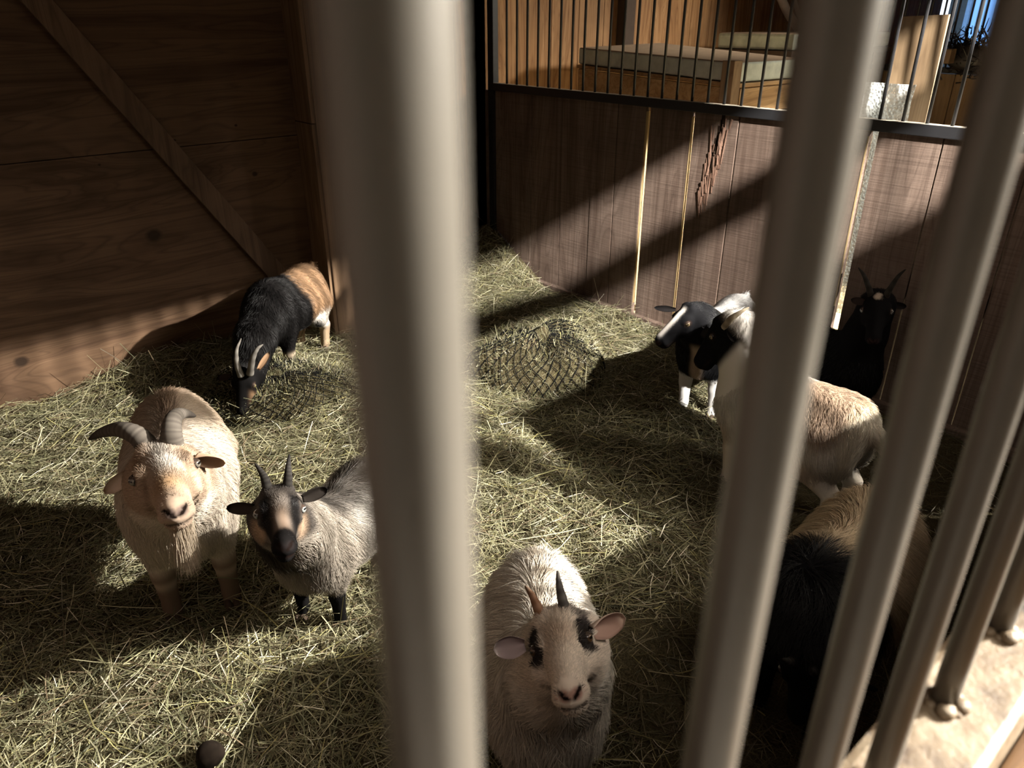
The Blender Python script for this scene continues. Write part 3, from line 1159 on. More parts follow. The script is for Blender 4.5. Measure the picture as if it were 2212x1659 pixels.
def goat(label, root, heading, h, eye, Rh, L, color, horns, ears, iris, wide=1.0, vox=0.007, fur=30000, furlen=0.035,
         facelen=0.008, beard=None, neck=(0.185, 0.14), legs=True, hooves=True, tail_up=True, seed=1, furrad=0.00055, legpose=None,
         ear_col=None, horn_col=((0.10, 0.08, 0.065), (0.16, 0.13, 0.105)), belly=0.0, mohawk=None, clump=0.5, nose_col=(0.05, 0.03, 0.028), neck_mid=None, muz=1.0, cheek=1.0, ew=1.0):
    root = np.array([root[0], root[1], float(hayz(root[0], root[1])) - 0.022])
    H = nrm([heading[0], heading[1], 0])
    Bd = np.stack([H, np.array([-H[1], H[0], 0]), np.array([0, 0, 1.0])])   # rows: forward, left, up
    toL = lambda P: (np.asarray(P) - root) @ Bd.T
    toW = lambda P: np.asarray(P) @ Bd + root
    t = empty('goat', root)
    tag(t, label, 'goat', 'goats in the pen')
    eL = toL(eye)
    RL = Rh @ Bd.T                    # head axes in the body frame (rows)
    hp = lambda a, b, c: eL + (a * RL[0] + b * RL[1] + c * RL[2]) * L
    lo = np.minimum(np.array([-0.78, -0.40, -0.04]) * h, eL - 1.05 * L)
    hi = np.maximum(np.array([0.66, 0.40, 1.12]) * h, eL + 1.05 * L)
    s = SDF(lo, hi, vox)
    q = lambda a, b, c: np.array([a, b, c]) * h
    w = wide
    s.ell(q(-0.04, 0, 0.60 - belly), (0.42 * h, 0.245 * w * h, (0.235 + belly) * h), k=0.03 * h)
    s.ell(q(0.24, 0, 0.64), (0.24 * h, 0.20 * w * h, 0.245 * h), k=0.10 * h)
    s.ell(q(-0.36, 0, 0.68), (0.21 * h, 0.20 * w * h, 0.20 * h), k=0.12 * h)
    s.cone(q(-0.40, 0, 0.80), q(0.28, 0, 0.85), 0.085 * h, 0.085 * h, k=0.14 * h)
    s.ell(q(0.36, 0, 0.59), (0.16 * h, 0.18 * w * h, 0.21 * h), k=0.10 * h)
    for sd in (1, -1):
        s.ell(q(0.28, 0.10 * sd * w, 0.56), (0.13 * h, 0.09 * h, 0.2 * h), k=0.06 * h)
        s.ell(q(-0.36, 0.115 * sd * w, 0.56), (0.17 * h, 0.10 * h, 0.20 * h), k=0.06 * h)
    # neck
    sk = hp(-0.26, 0, -0.21)
    n0 = q(0.30, 0, 0.74)
    nm = (n0 + sk) / 2 + (np.array(neck_mid) if neck_mid is not None else 0)
    s.cone(n0, nm, neck[0] * h, (neck[0] + neck[1]) / 2 * h, k=0.13 * h)
    s.cone(nm, sk, (neck[0] + neck[1]) / 2 * h, neck[1] * h, k=0.06 * h)
    # legs
    hoofs = []
    lp = legpose or {}
    for nme, sd in (('fl', 1), ('fr', -1), ('hl', 1), ('hr', -1)):
        dx, dy = lp.get(nme, (0, 0))
        y = 0.125 * sd * w
        if nme[0] == 'f':
            P = [q(0.29, y, 0.50), q(0.305 + dx * .5, y + dy * .5, 0.285), q(0.295 + dx, y + dy, 0.085), q(0.31 + dx, y + dy, 0.03)]
            r = [0.088, 0.056, 0.042, 0.045]
        else:
            P = [q(-0.34, y, 0.55), q(-0.28 + dx * .3, y * 1.1 + dy * .3, 0.42), q(-0.455 + dx * .7, y + dy * .7, 0.275), q(-0.43 + dx, y + dy, 0.085), q(-0.415 + dx, y + dy, 0.03)]
            r = [0.15, 0.105, 0.056, 0.043, 0.046]
        for i in range(len(P) - 1):
            s.cone(P[i], P[i + 1], r[i] * h, r[i + 1] * h, k=(0.05 if i == 0 else 0.02) * h)
        hoofs.append(P[-1])
    # tail
    if tail_up:
        s.cone(q(-0.54, 0, 0.74), q(-0.60, 0, 0.86), 0.05 * h, 0.03 * h, k=0.04 * h)
    else:
        s.cone(q(-0.55, 0, 0.74), q(-0.63, 0, 0.66), 0.05 * h, 0.028 * h, k=0.04 * h)
    # head
    kL = 0.10 * L
    s.ell(hp(-0.15, 0, 0.01), np.array([0.25, 0.205 * ew, 0.19]) * L, RL, k=kL)
    s.ell(hp(-0.17, 0, 0.10), np.array([0.15, 0.15, 0.12]) * L, RL, k=kL)
    s.cone(hp(0.02, 0, -0.03), hp(0.56, 0, -0.125), 0.185 * (0.6 + 0.4 * ew) * L, 0.125 * muz * L, k=kL)
    s.cone(hp(-0.12, 0, -0.16), hp(0.50, 0, -0.21), 0.165 * L, 0.090 * muz * L, k=kL)
    s.cone(hp(0.06, 0, 0.06), hp(0.60, 0, -0.045), 0.11 * L, 0.075 * muz * L, k=0.09 * L)
    s.ell(hp(0.585, 0, -0.135), np.array([0.13, 0.125 * muz, 0.11]) * L, RL, k=0.05 * L)
    s.ell(hp(0.545, 0, -0.255), np.array([0.115, 0.105 * muz, 0.075]) * L, RL, k=0.04 * L)
    for sd in (1, -1):
        s.ell(hp(0.56, 0.07 * sd * muz, -0.175), np.array([0.11, 0.075 * muz, 0.075]) * L, RL, k=0.03 * L)
        s.ell(hp(0.03, 0.170 * sd * ew, 0.075), np.array([0.12, 0.06, 0.055]) * L, RL, k=0.06 * L)
        s.ell(hp(0.035, 0.205 * sd * ew, 0.01), np.array([0.10, 0.05, 0.075]) * L, RL, k=0.05 * L)
        s.ell(hp(0.07, 0.13 * sd * cheek, -0.15), np.array([0.18, 0.115 * cheek, 0.14]) * L, RL, k=0.08 * L)
        s.ell(hp(-0.17, 0.10 * sd * ew, 0.17), np.array([0.085, 0.08, 0.085]) * L, RL, k=0.05 * L)
        # nostrils and lip line
        s.cone(hp(0.725, 0.022 * sd, -0.125), hp(0.675, 0.092 * sd * muz, -0.060), 0.010 * L, 0.017 * L, k=0.025 * L, sub=True)
        s.cone(hp(0.72, 0.0, -0.222), hp(0.64, 0.10 * sd * muz, -0.225), 0.013 * L, 0.014 * L, k=0.025 * L, sub=True)
        s.cone(hp(0.64, 0.10 * sd * muz, -0.225), hp(0.44, 0.155 * sd * muz, -0.195), 0.014 * L, 0.010 * L, k=0.025 * L, sub=True)
    s.cone(hp(0.735, 0, -0.125), hp(0.72, 0, -0.21), 0.009 * L, 0.009 * L, k=0.02 * L, sub=True)
    V, Q = s.mesh()

    def headc(P):
        d = np.asarray(P) - eL
        return (d @ RL.T) / L
    # colour works on the body frame in units of h, and on head coordinates in units of L

    def colour(P):
        hc = headc(P)
        c = np.clip(color(P / h, hc), 0.002, 1)
        nd = np.minimum(np.linalg.norm((hc - [0.70, 0.05, -0.095]) * [1, 1.1, 1.2], axis=1), np.linalg.norm((hc - [0.70, -0.05, -0.095]) * [1, 1.1, 1.2], axis=1))
        nose = (1 - sm(nd, 0.045, 0.085)) * 0.85
        c = lerp(c, nose_col, nose * 0.9)
        nost = np.full(len(hc), 9.0)
        for sd in (1, -1):
            a0, b0 = np.array([0.725, 0.022 * sd, -0.128]), np.array([0.672, 0.094 * sd * muz, -0.058])
            tt = np.clip(((hc - a0) @ (b0 - a0)) / ((b0 - a0) @ (b0 - a0)), 0, 1)
            nost = np.minimum(nost, np.linalg.norm(hc - a0 - tt[:, None] * (b0 - a0), axis=1))
        c = lerp(c, (0.01, 0.006, 0.005), 1 - sm(nost, 0.017, 0.030))
        lip = np.abs(hc[:, 2] + 0.222) + 10 * np.maximum(0, 0.40 - hc[:, 0]) + 10 * np.maximum(0, np.abs(hc[:, 1]) - 0.18 * muz)
        c = lerp(c, (0.02, 0.012, 0.010), (1 - sm(lip, 0.010, 0.024)) * 0.8)
        for sd in (1, -1):
            ed = np.linalg.norm((hc - [0.06, 0.238 * sd * ew, 0.03]) * [1, 1, 1.25], axis=1)
            c = lerp(c, (0.03, 0.02, 0.016), (1 - sm(ed, 0.062, 0.085)) * 0.85)
        return c
    Vw = toW(V)
    me = np_mesh('body', Vw, Q)
    vcol(me, colour(V) * 0.78)
    body = link('body', me, M['body'], t, smooth=True)
    # eyes
    for sd in (1, -1):
        c = hp(0.06, 0.226 * sd * ew, 0.03)
        out = RL[1] * 0.80 * sd + RL[0] * 0.55 + RL[2] * 0.18
        v, f, cc = eyeball(toW(c), out @ Bd, RL[2] @ Bd, 0.055 * L, iris)
        m2 = py_mesh('eye', v, f)
        vcol(m2, cc)
        link('eye', m2, M['eye'], t, smooth=True)
    # ears
    r = np.random.default_rng(seed)
    for e in ears:
        c_out, c_in = (e.get('out'), e.get('inn'))
        V2, F2, inner, uu = leaf(e['base'], e['tip'], e['n'], e['w'], e.get('cup', 0.5), e.get('fold', 0.0))
        m2 = py_mesh('ear', V2, F2)
        cc = lerp(np.tile(c_out, (len(V2), 1)), c_in, inner * (1 - sm(uu, 0.75, 1.0)))
        vcol(m2, cc)
        link('ear', m2, M['body'], t, smooth=True)
    # horns
    for hn in horns:
        p = bez(hn['pts'], 46)
        n = len(p)
        u = np.linspace(0, 1, n)
        rad = hn['r'] * (1 - u) ** hn.get('pw', 0.75) + 0.0016
        rad = rad * (1 + 0.028 * np.sin(u * hn.get('rings', 70)) * (1 - sm(u, 0.55, 0.9)))
        v, f = tube_arrays(p, rad, 18)
        m2 = py_mesh('horn', v, f)
        ca, cb = hn.get('col', horn_col)
        c1 = lerp(np.tile(ca, (n, 1)), cb, 0.5 + 0.5 * np.sin(u * hn.get('rings', 70) + 1))
        c1 = lerp(c1, hn.get('tipc', ca), sm(u, 0.6, 1.0))
        cc = np.repeat(c1, 18, 0)
        cc = np.vstack([cc, c1[0], c1[-1]])
        vcol(m2, cc)
        link('horn', m2, M['body'], t, smooth=True)
    # hooves
    if hooves:
        for hl in hoofs:
            bm = bmesh.new()
            for sd in (1, -1):
                Mx = Matrix.Translation(Vector(toW(hl + np.array([0.028, 0.020 * sd, -0.012]) * h))) @ Matrix((*[(*c, 0) for c in Bd.T.tolist()], (0, 0, 0, 1)))
                rr = bmesh.ops.create_uvsphere(bm, u_segments=12, v_segments=8, radius=1.0, matrix=Mx @ Matrix.Diagonal((0.058 * h, 0.024 * h, 0.042 * h, 1)))
            link('hoof', bm_mesh('hoof', bm), M['dark'], t, smooth=True)
    # ---------------- fur
    tri = np.concatenate([Q[:, [0, 1, 2]], Q[:, [0, 2, 3]]])
    A, B, C = V[tri[:, 0]], V[tri[:, 1]], V[tri[:, 2]]
    cr = np.cross(B - A, C - A)
    ar = np.linalg.norm(cr, axis=1)
    ctr = (A + B + C) / 3
    hcT = headc(ctr)
    inhead = (hcT[:, 0] > -0.35) & (np.abs(hcT[:, 1]) < 0.5) & (np.abs(hcT[:, 2]) < 0.55) & (hcT[:, 0] < 0.85)
    wt = ar * np.where(inhead, 4.5, 1.0)
    fi = r.choice(len(tri), fur, p=wt / wt.sum())
    a1, a2 = r.random(fur), r.random(fur)
    m = a1 + a2 > 1
    a1[m], a2[m] = 1 - a1[m], 1 - a2[m]
    P = A[fi] + (B[fi] - A[fi]) * a1[:, None] + (C[fi] - A[fi]) * a2[:, None]
    N = cr[fi] / (ar[fi][:, None] + 1e-12)
    hc = headc(P)
    # keep hair off the nose, lips and eyes
    keep = ~((hc[:, 0] > 0.655) & (np.abs(hc[:, 1]) < 0.09) & (hc[:, 2] > -0.20))
    for sd in (1, -1):
        keep &= np.linalg.norm(hc - [0.07, 0.24 * sd * ew, 0.03], axis=1) > 0.105
    P, N, hc = P[keep], N[keep], hc[keep]
    n = len(P)
    hb = 1 - sm(hc[:, 0], -0.55, -0.12)             # 1 on the body, 0 on the head
    far = np.linalg.norm(hc * [0.8, 1, 1], axis=1) > 1.0
    hb = np.where(far, 1, hb)
    zb = P[:, 2] / h
    legm = 1 - sm(zb, 0.30, 0.44)
    ln = furlen * (0.65 + 0.35 * sm(zb, 0.4, 0.6)) * (1 - 0.72 * legm)
    ln = lerp(np.full((n, 1), facelen), ln[:, None], hb)[:, 0]
    mz = sm(hc[:, 0], 0.1, 0.45) * (1 - hb)
    ln = ln * (1 - 0.42 * mz)
    if mohawk is not None:
        ln = ln * (1 + mohawk * np.exp(-(P[:, 1] / (0.06 * h)) ** 2) * sm(zb, 0.78, 0.9) * hb)
    ln = ln * r.uniform(0.6, 1.25, n)
    gd = np.tile(np.array([-0.75, 0, -0.30]), (n, 1))
    gd[:, 1] += 0.8 * np.sign(P[:, 1]) * sm(np.abs(P[:, 1]), 0.0, 0.1 * h)
    gd[:, 2] -= 0.9 * sm(np.abs(P[:, 1]), 0.05 * h, 0.22 * h)
    front = sm(P[:, 0] / h, 0.28, 0.42) * hb
    gd = lerp(gd, np.array([0.0, 0, -1.0]), front)
    gd = lerp(gd, np.array([0, 0, -1.0]), legm)
    ghead = -RL[0] * 0.8 - RL[2] * 0.15
    gh = ghead + RL[1] * (hc[:, 1] * 1.4)[:, None]
    gd = lerp(gh, gd, hb)
    # swirl the coat into locks
    nz = np.stack([hnoise(P, 26, seed + i) for i in range(3)], -1)
    nz2 = np.stack([hnoise(P, 75, seed + 5 + i) for i in range(3)], -1)
    gd = gd + (nz * 0.35 + nz2 * 0.6) * clump * hb[:, None] + r.normal(0, 0.16, (n, 3))
    gd -= N * (gd * N).sum(1)[:, None]
    gd /= np.linalg.norm(gd, axis=1)[:, None] + 1e-9
    d0 = gd * 0.80 + N * 0.42
    d0 /= np.linalg.norm(d0, axis=1)[:, None]
    K = 5
    pts = np.zeros((n, K, 3))
    cur = P - N * 0.002
    pts[:, 0] = cur
    dirv = d0
    for i in range(1, K):
        cur = cur + dirv * (ln / (K - 1))[:, None]
        pts[:, i] = cur
        dirv = dirv * 0.86 + gd * 0.24 - N * 0.07 + np.array([0, 0, -0.07]) * (ln / 0.04)[:, None] * hb[:, None]
        dirv /= np.linalg.norm(dirv, axis=1)[:, None]
    lock = np.clip(0.5 + 0.5 * nz2[:, :1] + 0.35 * nz[:, :1], 0, 1)
    col = colour(P) * r.uniform(0.62, 1.18, n)[:, None] * (1 - 0.20 * hb[:, None] * (1 - lock))
    Nw = N * 0.75 + gd * 0.25
    taper = np.array([1, 0.95, 0.8, 0.55, 0.2]) * furrad
    curves_obj('fur', toW(pts.reshape(-1, 3)).reshape(n, K, 3), taper, np.clip(col, 0.002, 1), Nw @ Bd, M['fur'], t)
    if beard:
        nb = beard['n']
        a = r.uniform(0.42, 0.58, nb)
        b = r.normal(0, 0.035, nb)
        p0 = hp(0, 0, 0) + (a[:, None] * RL[0] + b[:, None] * RL[1] + (-0.285 + 0.02 * r.random(nb))[:, None] * RL[2]) * L
        p0w = toW(p0)
        KB = 8
        bl_ = beard['len'] * r.uniform(0.45, 1.0, nb)
        bd = np.tile(np.array([0, 0, -1.0]), (nb, 1)) + r.normal(0, 0.05, (nb, 3)) - (RL[0] @ Bd) * 0.05
        ang = np.round(r.uniform(0, 6, nb))
        lock = np.stack([np.cos(ang * 1.1), np.sin(ang * 1.1), 0 * ang], -1) * 0.16
        pb = np.zeros((nb, KB, 3))
        pb[:, 0] = p0w
        for i in range(1, KB):
            st = bd + lock * (i / KB) * (1 + 0.6 * np.sin(i * 1.3 + ang))[:, None]
            st += (RL[0] @ Bd) * 0.25 * (1 - i / KB)
            pb[:, i] = pb[:, i - 1] + st * (bl_ / KB)[:, None]
        cb = np.array(beard['col']) * r.uniform(0.7, 1.2, nb)[:, None]
        nb_ = np.tile(RL[0] @ Bd, (nb, 1))
        curves_obj('beard', pb, np.linspace(1, 0.25, KB) * 0.0005, cb, nb_, M['fur'], t)
    return t


def ear(bx, by, tx, ty, wb, dwb, wt, width, n, out, inn, cup=0.5, fold=0.0):
    """ear from its picture base and tip, at depths wb and wb+dwt"""
    return dict(base=pix(bx, by, wb + dwb), tip=pix(tx, ty, wb + wt), n=np.asarray(n, float), w=width, out=out, inn=inn, cup=cup, fold=fold)


def depth(P):
    return float((np.asarray(P) - CAM) @ CF)


def lin(r, g, b):
    f = lambda c: (c / 255 / 12.92) if c / 255 <= 0.04045 else ((c / 255 + 0.055) / 1.055) ** 2.4
    return np.array([f(r), f(g), f(b)])


def horn_from_head(e, R, L, sd, pts, r, **kw):
    return dict(pts=[e + (a * R[0] + b * sd * R[1] + c * R[2]) * L for a, b, c in pts], r=r, **kw)


# ---- cream buck with the big horns
e, R = head_pose(357, 1020, 1.68, 0.27, 0.963, math.radians(23))
w0 = depth(e)
CREAM, TAN, PALE, BRN = np.array((0.55, 0.45, 0.345)), np.array((0.30, 0.195, 0.12)), np.array((0.68, 0.63, 0.57)), np.array((0.10, 0.055, 0.03))


def col_cream(p, hc):
    n = len(p)
    c = np.tile(CREAM, (n, 1))
    c = lerp(c, PALE, sm(-p[:, 1], -0.02, 0.2) * 0.0 + sm(p[:, 0], -0.5, 0.1) * 0.35)
    c = lerp(c, (0.36, 0.25, 0.165), sm(-p[:, 0], 0.05, 0.45) * 0.55)
    sp = np.exp(-(p[:, 1] / 0.045) ** 2) * sm(p[:, 2], 0.72, 0.85) * (1 - sm(p[:, 0], 0.35, 0.55))
    c = lerp(c, BRN * 2.2, sp * 0.6)
    c = lerp(c, BRN, (1 - sm(p[:, 2], 0.27, 0.37)) * 0.85)  # brown legs, darkened further to stand for the shade on them
    c = lerp(c, CREAM * 0.9, np.exp(-((p[:, 2] - 0.24) / 0.03) ** 2) * 0.6)
    hd = sm(hc[:, 0], -0.5, -0.2) * (1 - sm(np.abs(hc[:, 1]), 0.38, 0.52)) * (1 - sm(np.abs(hc[:, 2] - 0.05), 0.38, 0.55))
    f = np.tile((0.42, 0.31, 0.225), (n, 1))
    f = lerp(f, PALE * 0.8, np.exp(-(hc[:, 1] / 0.10) ** 2) * (1 - sm(hc[:, 0], 0.15, 0.4)) * 0.9)
    f = lerp(f, (0.25, 0.15, 0.07), np.exp(-((hc[:, 0] - 0.42) / 0.13) ** 2 - (hc[:, 1] / 0.13) ** 2) * sm(hc[:, 2], -0.1, 0.0) * 0.8)
    f = lerp(f, TAN * 0.8, np.exp(-((np.abs(hc[:, 1]) - 0.20) / 0.05) ** 2) * np.exp(-((hc[:, 0] + 0.02) / 0.14) ** 2) * sm(hc[:, 2], 0.0, 0.1) * 0.8)
    f = lerp(f, TAN * 0.5, np.exp(-((np.abs(hc[:, 1]) - 0.185) / 0.025) ** 2) * np.exp(-((hc[:, 0] - 0.20) / 0.10) ** 2) * 0.75)
    f = lerp(f, (0.46, 0.35, 0.27), sm(hc[:, 0], 0.5, 0.62) * 0.6)
    f = lerp(f, BRN * 1.6, np.exp(-((hc[:, 0] + 0.22) / 0.08) ** 2 - (hc[:, 1] / 0.05) ** 2) * 0.7)
    return lerp(c, f, hd)


ho = ((0.065, 0.056, 0.048), (0.105, 0.092, 0.078))
tocam = nrm(CAM - e)
goat('cream billy goat with long sweeping grey horns and a beard, looking up',
     (0.458, 2.022), (-0.30, -0.95), 0.575, e, R, 0.25, col_cream,
     horns=[dict(pts=[pix(334, 990, w0 + .045), pix(303, 946, w0 + .03), pix(262, 928, w0 + .05), pix(222, 934, w0 + .13), pix(192, 949, w0 + .17)], r=0.027, rings=110, col=ho, tipc=(0.04, 0.034, 0.03), pw=0.62),
            dict(pts=[pix(374, 976, w0 + .045), pix(370, 935, w0 + .03), pix(376, 903, w0 + .05), pix(396, 893, w0 + .13), pix(423, 899, w0 + .16)], r=0.027, rings=110, col=ho, tipc=(0.04, 0.034, 0.03), pw=0.62)],
     ears=[ear(292, 1005, 226, 1063, w0, .05, .05, .052, tocam + CR * .3 - CU * .5, (.50, .37, .27), (.60, .48, .40), .6),
           ear(428, 981, 491, 993, w0, .06, .065, .055, tocam - CU * .9, (.42, .29, .20), (.20, .13, .09), .9)],
     iris=(0.20, 0.18, 0.15), wide=1.12, vox=0.0062, fur=62000, furlen=0.036, facelen=0.015, beard=dict(n=1100, len=0.165, col=(0.50, 0.41, 0.31)),
     neck=(0.215, 0.165), mohawk=0.5, seed=3, muz=1.08, cheek=1.15, ew=1.15, tail_up=False, nose_col=(0.12, 0.085, 0.08), hooves=True)

# ---- small grey goat with black striped face
e, R = head_pose(604, 1106, 1.50, 0.06, 1.0, math.radians(23), yaw=0.05)
w0 = depth(e)
tocam = nrm(CAM - e)


def col_gray(p, hc):
    n = len(p)
    u = hnoise(p, 14, 4)
    c = np.tile((0.40, 0.35, 0.295), (n, 1))
    c = lerp(c, (0.74, 0.71, 0.66), np.clip(sm(-p[:, 0], -0.22, 0.12) * sm(np.abs(p[:, 1]), 0.02, 0.18), 0, 1) * 0.95)
    c = lerp(c, (0.20, 0.17, 0.14), np.clip(u * 0.8, 0, 1) * 0.45)
    sp = np.exp(-(p[:, 1] / 0.14) ** 4) * sm(p[:, 2], 0.66, 0.82)
    c = lerp(c, (0.03, 0.024, 0.02), sp * 0.93)
    c = lerp(c, (0.007, 0.0065, 0.0065), (1 - sm(p[:, 2], 0.33, 0.37)))
    c = lerp(c, (0.82, 0.80, 0.76), sm(-p[:, 0], 0.50, 0.58))
    hd = sm(hc[:, 0], -0.42, -0.22) * (1 - sm(np.abs(hc[:, 1]), 0.38, 0.52)) * (1 - sm(np.abs(hc[:, 2] - 0.05), 0.38, 0.55))
    f = np.tile((0.13, 0.11, 0.095), (n, 1))
    f = lerp(f, (0.035, 0.03, 0.027), sm(-hc[:, 0], -0.02, 0.10) * 0.8)
    f = lerp(f, (0.21, 0.15, 0.11), np.exp(-(hc[:, 1] / 0.075) ** 2) * sm(hc[:, 0], 0.10, 0.34) * 0.9)
    f = lerp(f, (0.010, 0.009, 0.009), np.exp(-((np.abs(hc[:, 1]) - 0.155) / 0.075) ** 4) * sm(hc[:, 0], -0.12, -0.02) * sm(hc[:, 2], -0.17, -0.10))
    f = lerp(f, (0.34, 0.24, 0.165), sm(np.abs(hc[:, 1]), 0.15, 0.19) * sm(-hc[:, 2], 0.07, 0.13) * sm(hc[:, 0], -0.2, 0.0))
    f = lerp(f, (0.010, 0.009, 0.009), sm(hc[:, 0], 0.50, 0.57))
    return lerp(c, f, hd)


goat('small grey goat with a black and tan striped face and black legs',
     (0.755, 1.655), (-0.86, -0.50), 0.40, e, R, 0.207, col_gray,
     horns=[horn_from_head(e, R, .195, -1, [(-.17, .10, .15), (-.21, .13, .34), (-.26, .17, .43), (-.33, .23, .52)], .0115, rings=60, col=((.02, .018, .017), (.036, .033, .03))),
            horn_from_head(e, R, .195, 1, [(-.17, .10, .15), (-.21, .13, .34), (-.27, .145, .46), (-.36, .17, .58)], .0115, rings=60, col=((.02, .018, .017), (.036, .033, .03)))],
     ears=[ear(552, 1093, 491, 1097, w0, .035, .04, .040, tocam - CU * .4, (.012, .011, .011), (.035, .028, .025), .6),
           ear(652, 1074, 707, 1055, w0, .035, .05, .040, tocam - CU * .4, (.012, .011, .011), (.03, .025, .022), .6)],
     iris=(0.27, 0.28, 0.275), wide=1.22, vox=0.0055, fur=56000, furlen=0.045, facelen=0.010, neck=(0.22, 0.17), mohawk=0.5, seed=5, muz=0.92, cheek=0.9, nose_col=(0.02, 0.016, 0.016), belly=0.02)

# ---- white goat in front
e, R = head_pose(1213, 1392, 0.97, 0.26, 0.97, math.radians(25), yaw=-0.05)
w0 = depth(e)
tocam = nrm(CAM - e)


def col_white(p, hc):
    n = len(p)
    u = hnoise(p, 12, 8)
    c = np.tile((0.72, 0.665, 0.59), (n, 1))
    c = lerp(c, (0.44, 0.35, 0.245), np.clip(u, 0, 1) * 0.5)
    sp = np.exp(-(p[:, 1] / 0.03) ** 2) * sm(p[:, 2], 0.72, 0.85)
    c = lerp(c, (0.42, 0.31, 0.19), sp * 0.4)
    hd = sm(hc[:, 0], -0.42, -0.22) * (1 - sm(np.abs(hc[:, 1]), 0.38, 0.52)) * (1 - sm(np.abs(hc[:, 2] - 0.05), 0.38, 0.55))
    f = np.tile((0.70, 0.61, 0.52), (n, 1))
    f = lerp(f, (0.42, 0.28, 0.185), np.exp(-((hc[:, 0] - 0.14) / 0.16) ** 2 - (hc[:, 1] / 0.10) ** 2) * 0.55)
    pa = np.sqrt(((hc[:, 0] - 0.06) / 0.23) ** 2 + ((np.abs(hc[:, 1]) - 0.215) / 0.085) ** 2 + ((hc[:, 2] - 0.06) / 0.17) ** 2)
    pa = pa + 0.15 * hnoise(hc, 14, 2)
    f = lerp(f, (0.020, 0.016, 0.015), 1 - sm(pa, 0.85, 1.12))
    pb = np.sqrt(((hc[:, 0] + 0.20) / 0.12) ** 2 + ((hc[:, 1] - 0.17) / 0.09) ** 2) + 0.2 * hnoise(hc, 14, 3)
    f = lerp(f, (0.06, 0.05, 0.05), (1 - sm(pb, 0.8, 1.2)) * sm(hc[:, 2], 0.02, 0.1) * 0.8)
    return lerp(c, f, hd)


goat('white long haired goat with black eye patches and short horns, nearest the bars',
     (0.845, 0.88), (-0.62, -0.79), 0.45, e, R, 0.20, col_white,
     horns=[horn_from_head(e, R, .2, -1, [(-.15, .11, .12), (-.20, .125, .25), (-.27, .155, .38), (-.34, .20, .47)], .0115, rings=30, col=((.16, .085, .05), (.22, .13, .085)), tipc=(.10, .07, .05)),
            horn_from_head(e, R, .2, 1, [(-.15, .10, .12), (-.20, .10, .27), (-.28, .105, .41), (-.36, .12, .52)], .0115, rings=30, col=((.055, .05, .048), (.10, .092, .085)), tipc=(.05, .045, .04))],
     ears=[ear(1133, 1390, 1066, 1402, w0, .03, .025, .050, tocam - CU * .2, (.40, .35, .34), (.30, .24, .25), .7),
           ear(1272, 1357, 1345, 1330, w0, .03, .05, .058, tocam - CU * .5, (.62, .50, .42), (.36, .24, .20), .8)],
     iris=(0.10, 0.06, 0.03), wide=1.12, vox=0.0052, fur=70000, furlen=0.062, facelen=0.017, neck=(0.22, 0.17), seed=8, muz=1.05, cheek=1.25, tail_up=False, nose_col=(0.30, 0.13, 0.10), clump=0.75, hooves=False)

# ---- grazing black and tan goat by the plywood wall
e = pix(527, 826, depth(np.array([0.985, 2.90, 0.20])))
R = rot_axes((-0.45, -0.45, -0.80), (-0.55, -0.55, 0.65))
w0 = depth(e)
tocam = nrm(CAM - e)


def col_graze(p, hc):
    n = len(p)
    c = np.tile((0.34, 0.205, 0.115), (n, 1))
    blk = sm(p[:, 0] + 0.06 * hnoise(p, 9, 3) + 0.25 * sm(-p[:, 2], -0.55, -0.3), -0.10, 0.04)
    c = lerp(c, (0.80, 0.76, 0.70), (1 - sm(p[:, 2], 0.44, 0.56)) * sm(-p[:, 0], 0.0, 0.16) * 0.9)
    c = lerp(c, (0.008, 0.0072, 0.0072), blk)
    c = lerp(c, (0.45, 0.33, 0.22), (1 - sm(p[:, 2], 0.22, 0.34)) * sm(-p[:, 0], 0.1, 0.2))
    c = lerp(c, (0.45, 0.36, 0.26), np.exp(-((p[:, 2] - 0.27) / 0.025) ** 2) * sm(p[:, 0], 0.1, 0.2) * 0.8)
    hd = sm(hc[:, 0], -0.42, -0.22) * (1 - sm(np.abs(hc[:, 1]), 0.38, 0.52)) * (1 - sm(np.abs(hc[:, 2] - 0.05), 0.38, 0.55))
    f = np.tile((0.007, 0.0065, 0.0065), (n, 1))
    f = lerp(f, (0.30, 0.18, 0.10), np.exp(-((np.abs(hc[:, 1]) - 0.19) / 0.035) ** 2) * sm(hc[:, 0], 0.12, 0.3) * 0.8)
    return lerp(c, f, hd)


hg = ((.11, .10, .088), (.17, .158, .14))
goat('black and tan goat grazing head down by the plywood wall',
     (1.375, 3.245), (-0.80, -0.60), 0.50, e, R, 0.20, col_graze,
     horns=[dict(pts=[pix(521, 812, w0 - .04), pix(512, 786, w0 - .075), pix(511, 757, w0 - .085), pix(521, 731, w0 - .075)], r=.013, rings=30, col=hg),
            dict(pts=[pix(540, 808, w0 - .04), pix(545, 778, w0 - .085), pix(555, 755, w0 - .095), pix(568, 744, w0 - .085)], r=.014, rings=30, col=hg)],
     ears=[ear(557, 797, 582, 759, w0, -.05, -.07, .032, tocam + CR * .5, (.03, .025, .022), (.32, .20, .12), .5),
           ear(566, 800, 570, 800, w0, .02, .02, .01, tocam, (.012, .011, .011), (.012, .011, .011), .5)][:1] +
          [ear(500, 812, 470, 818, w0, .03, .05, .034, tocam, (.012, .011, .011), (.03, .02, .018), .5)],
     iris=(0.25, 0.2, 0.1), wide=1.10, vox=0.0075, fur=34000, furlen=0.030, facelen=0.006, neck=(0.19, 0.14), seed=11, tail_up=True,
     neck_mid=(0.03, 0.0, 0.01))

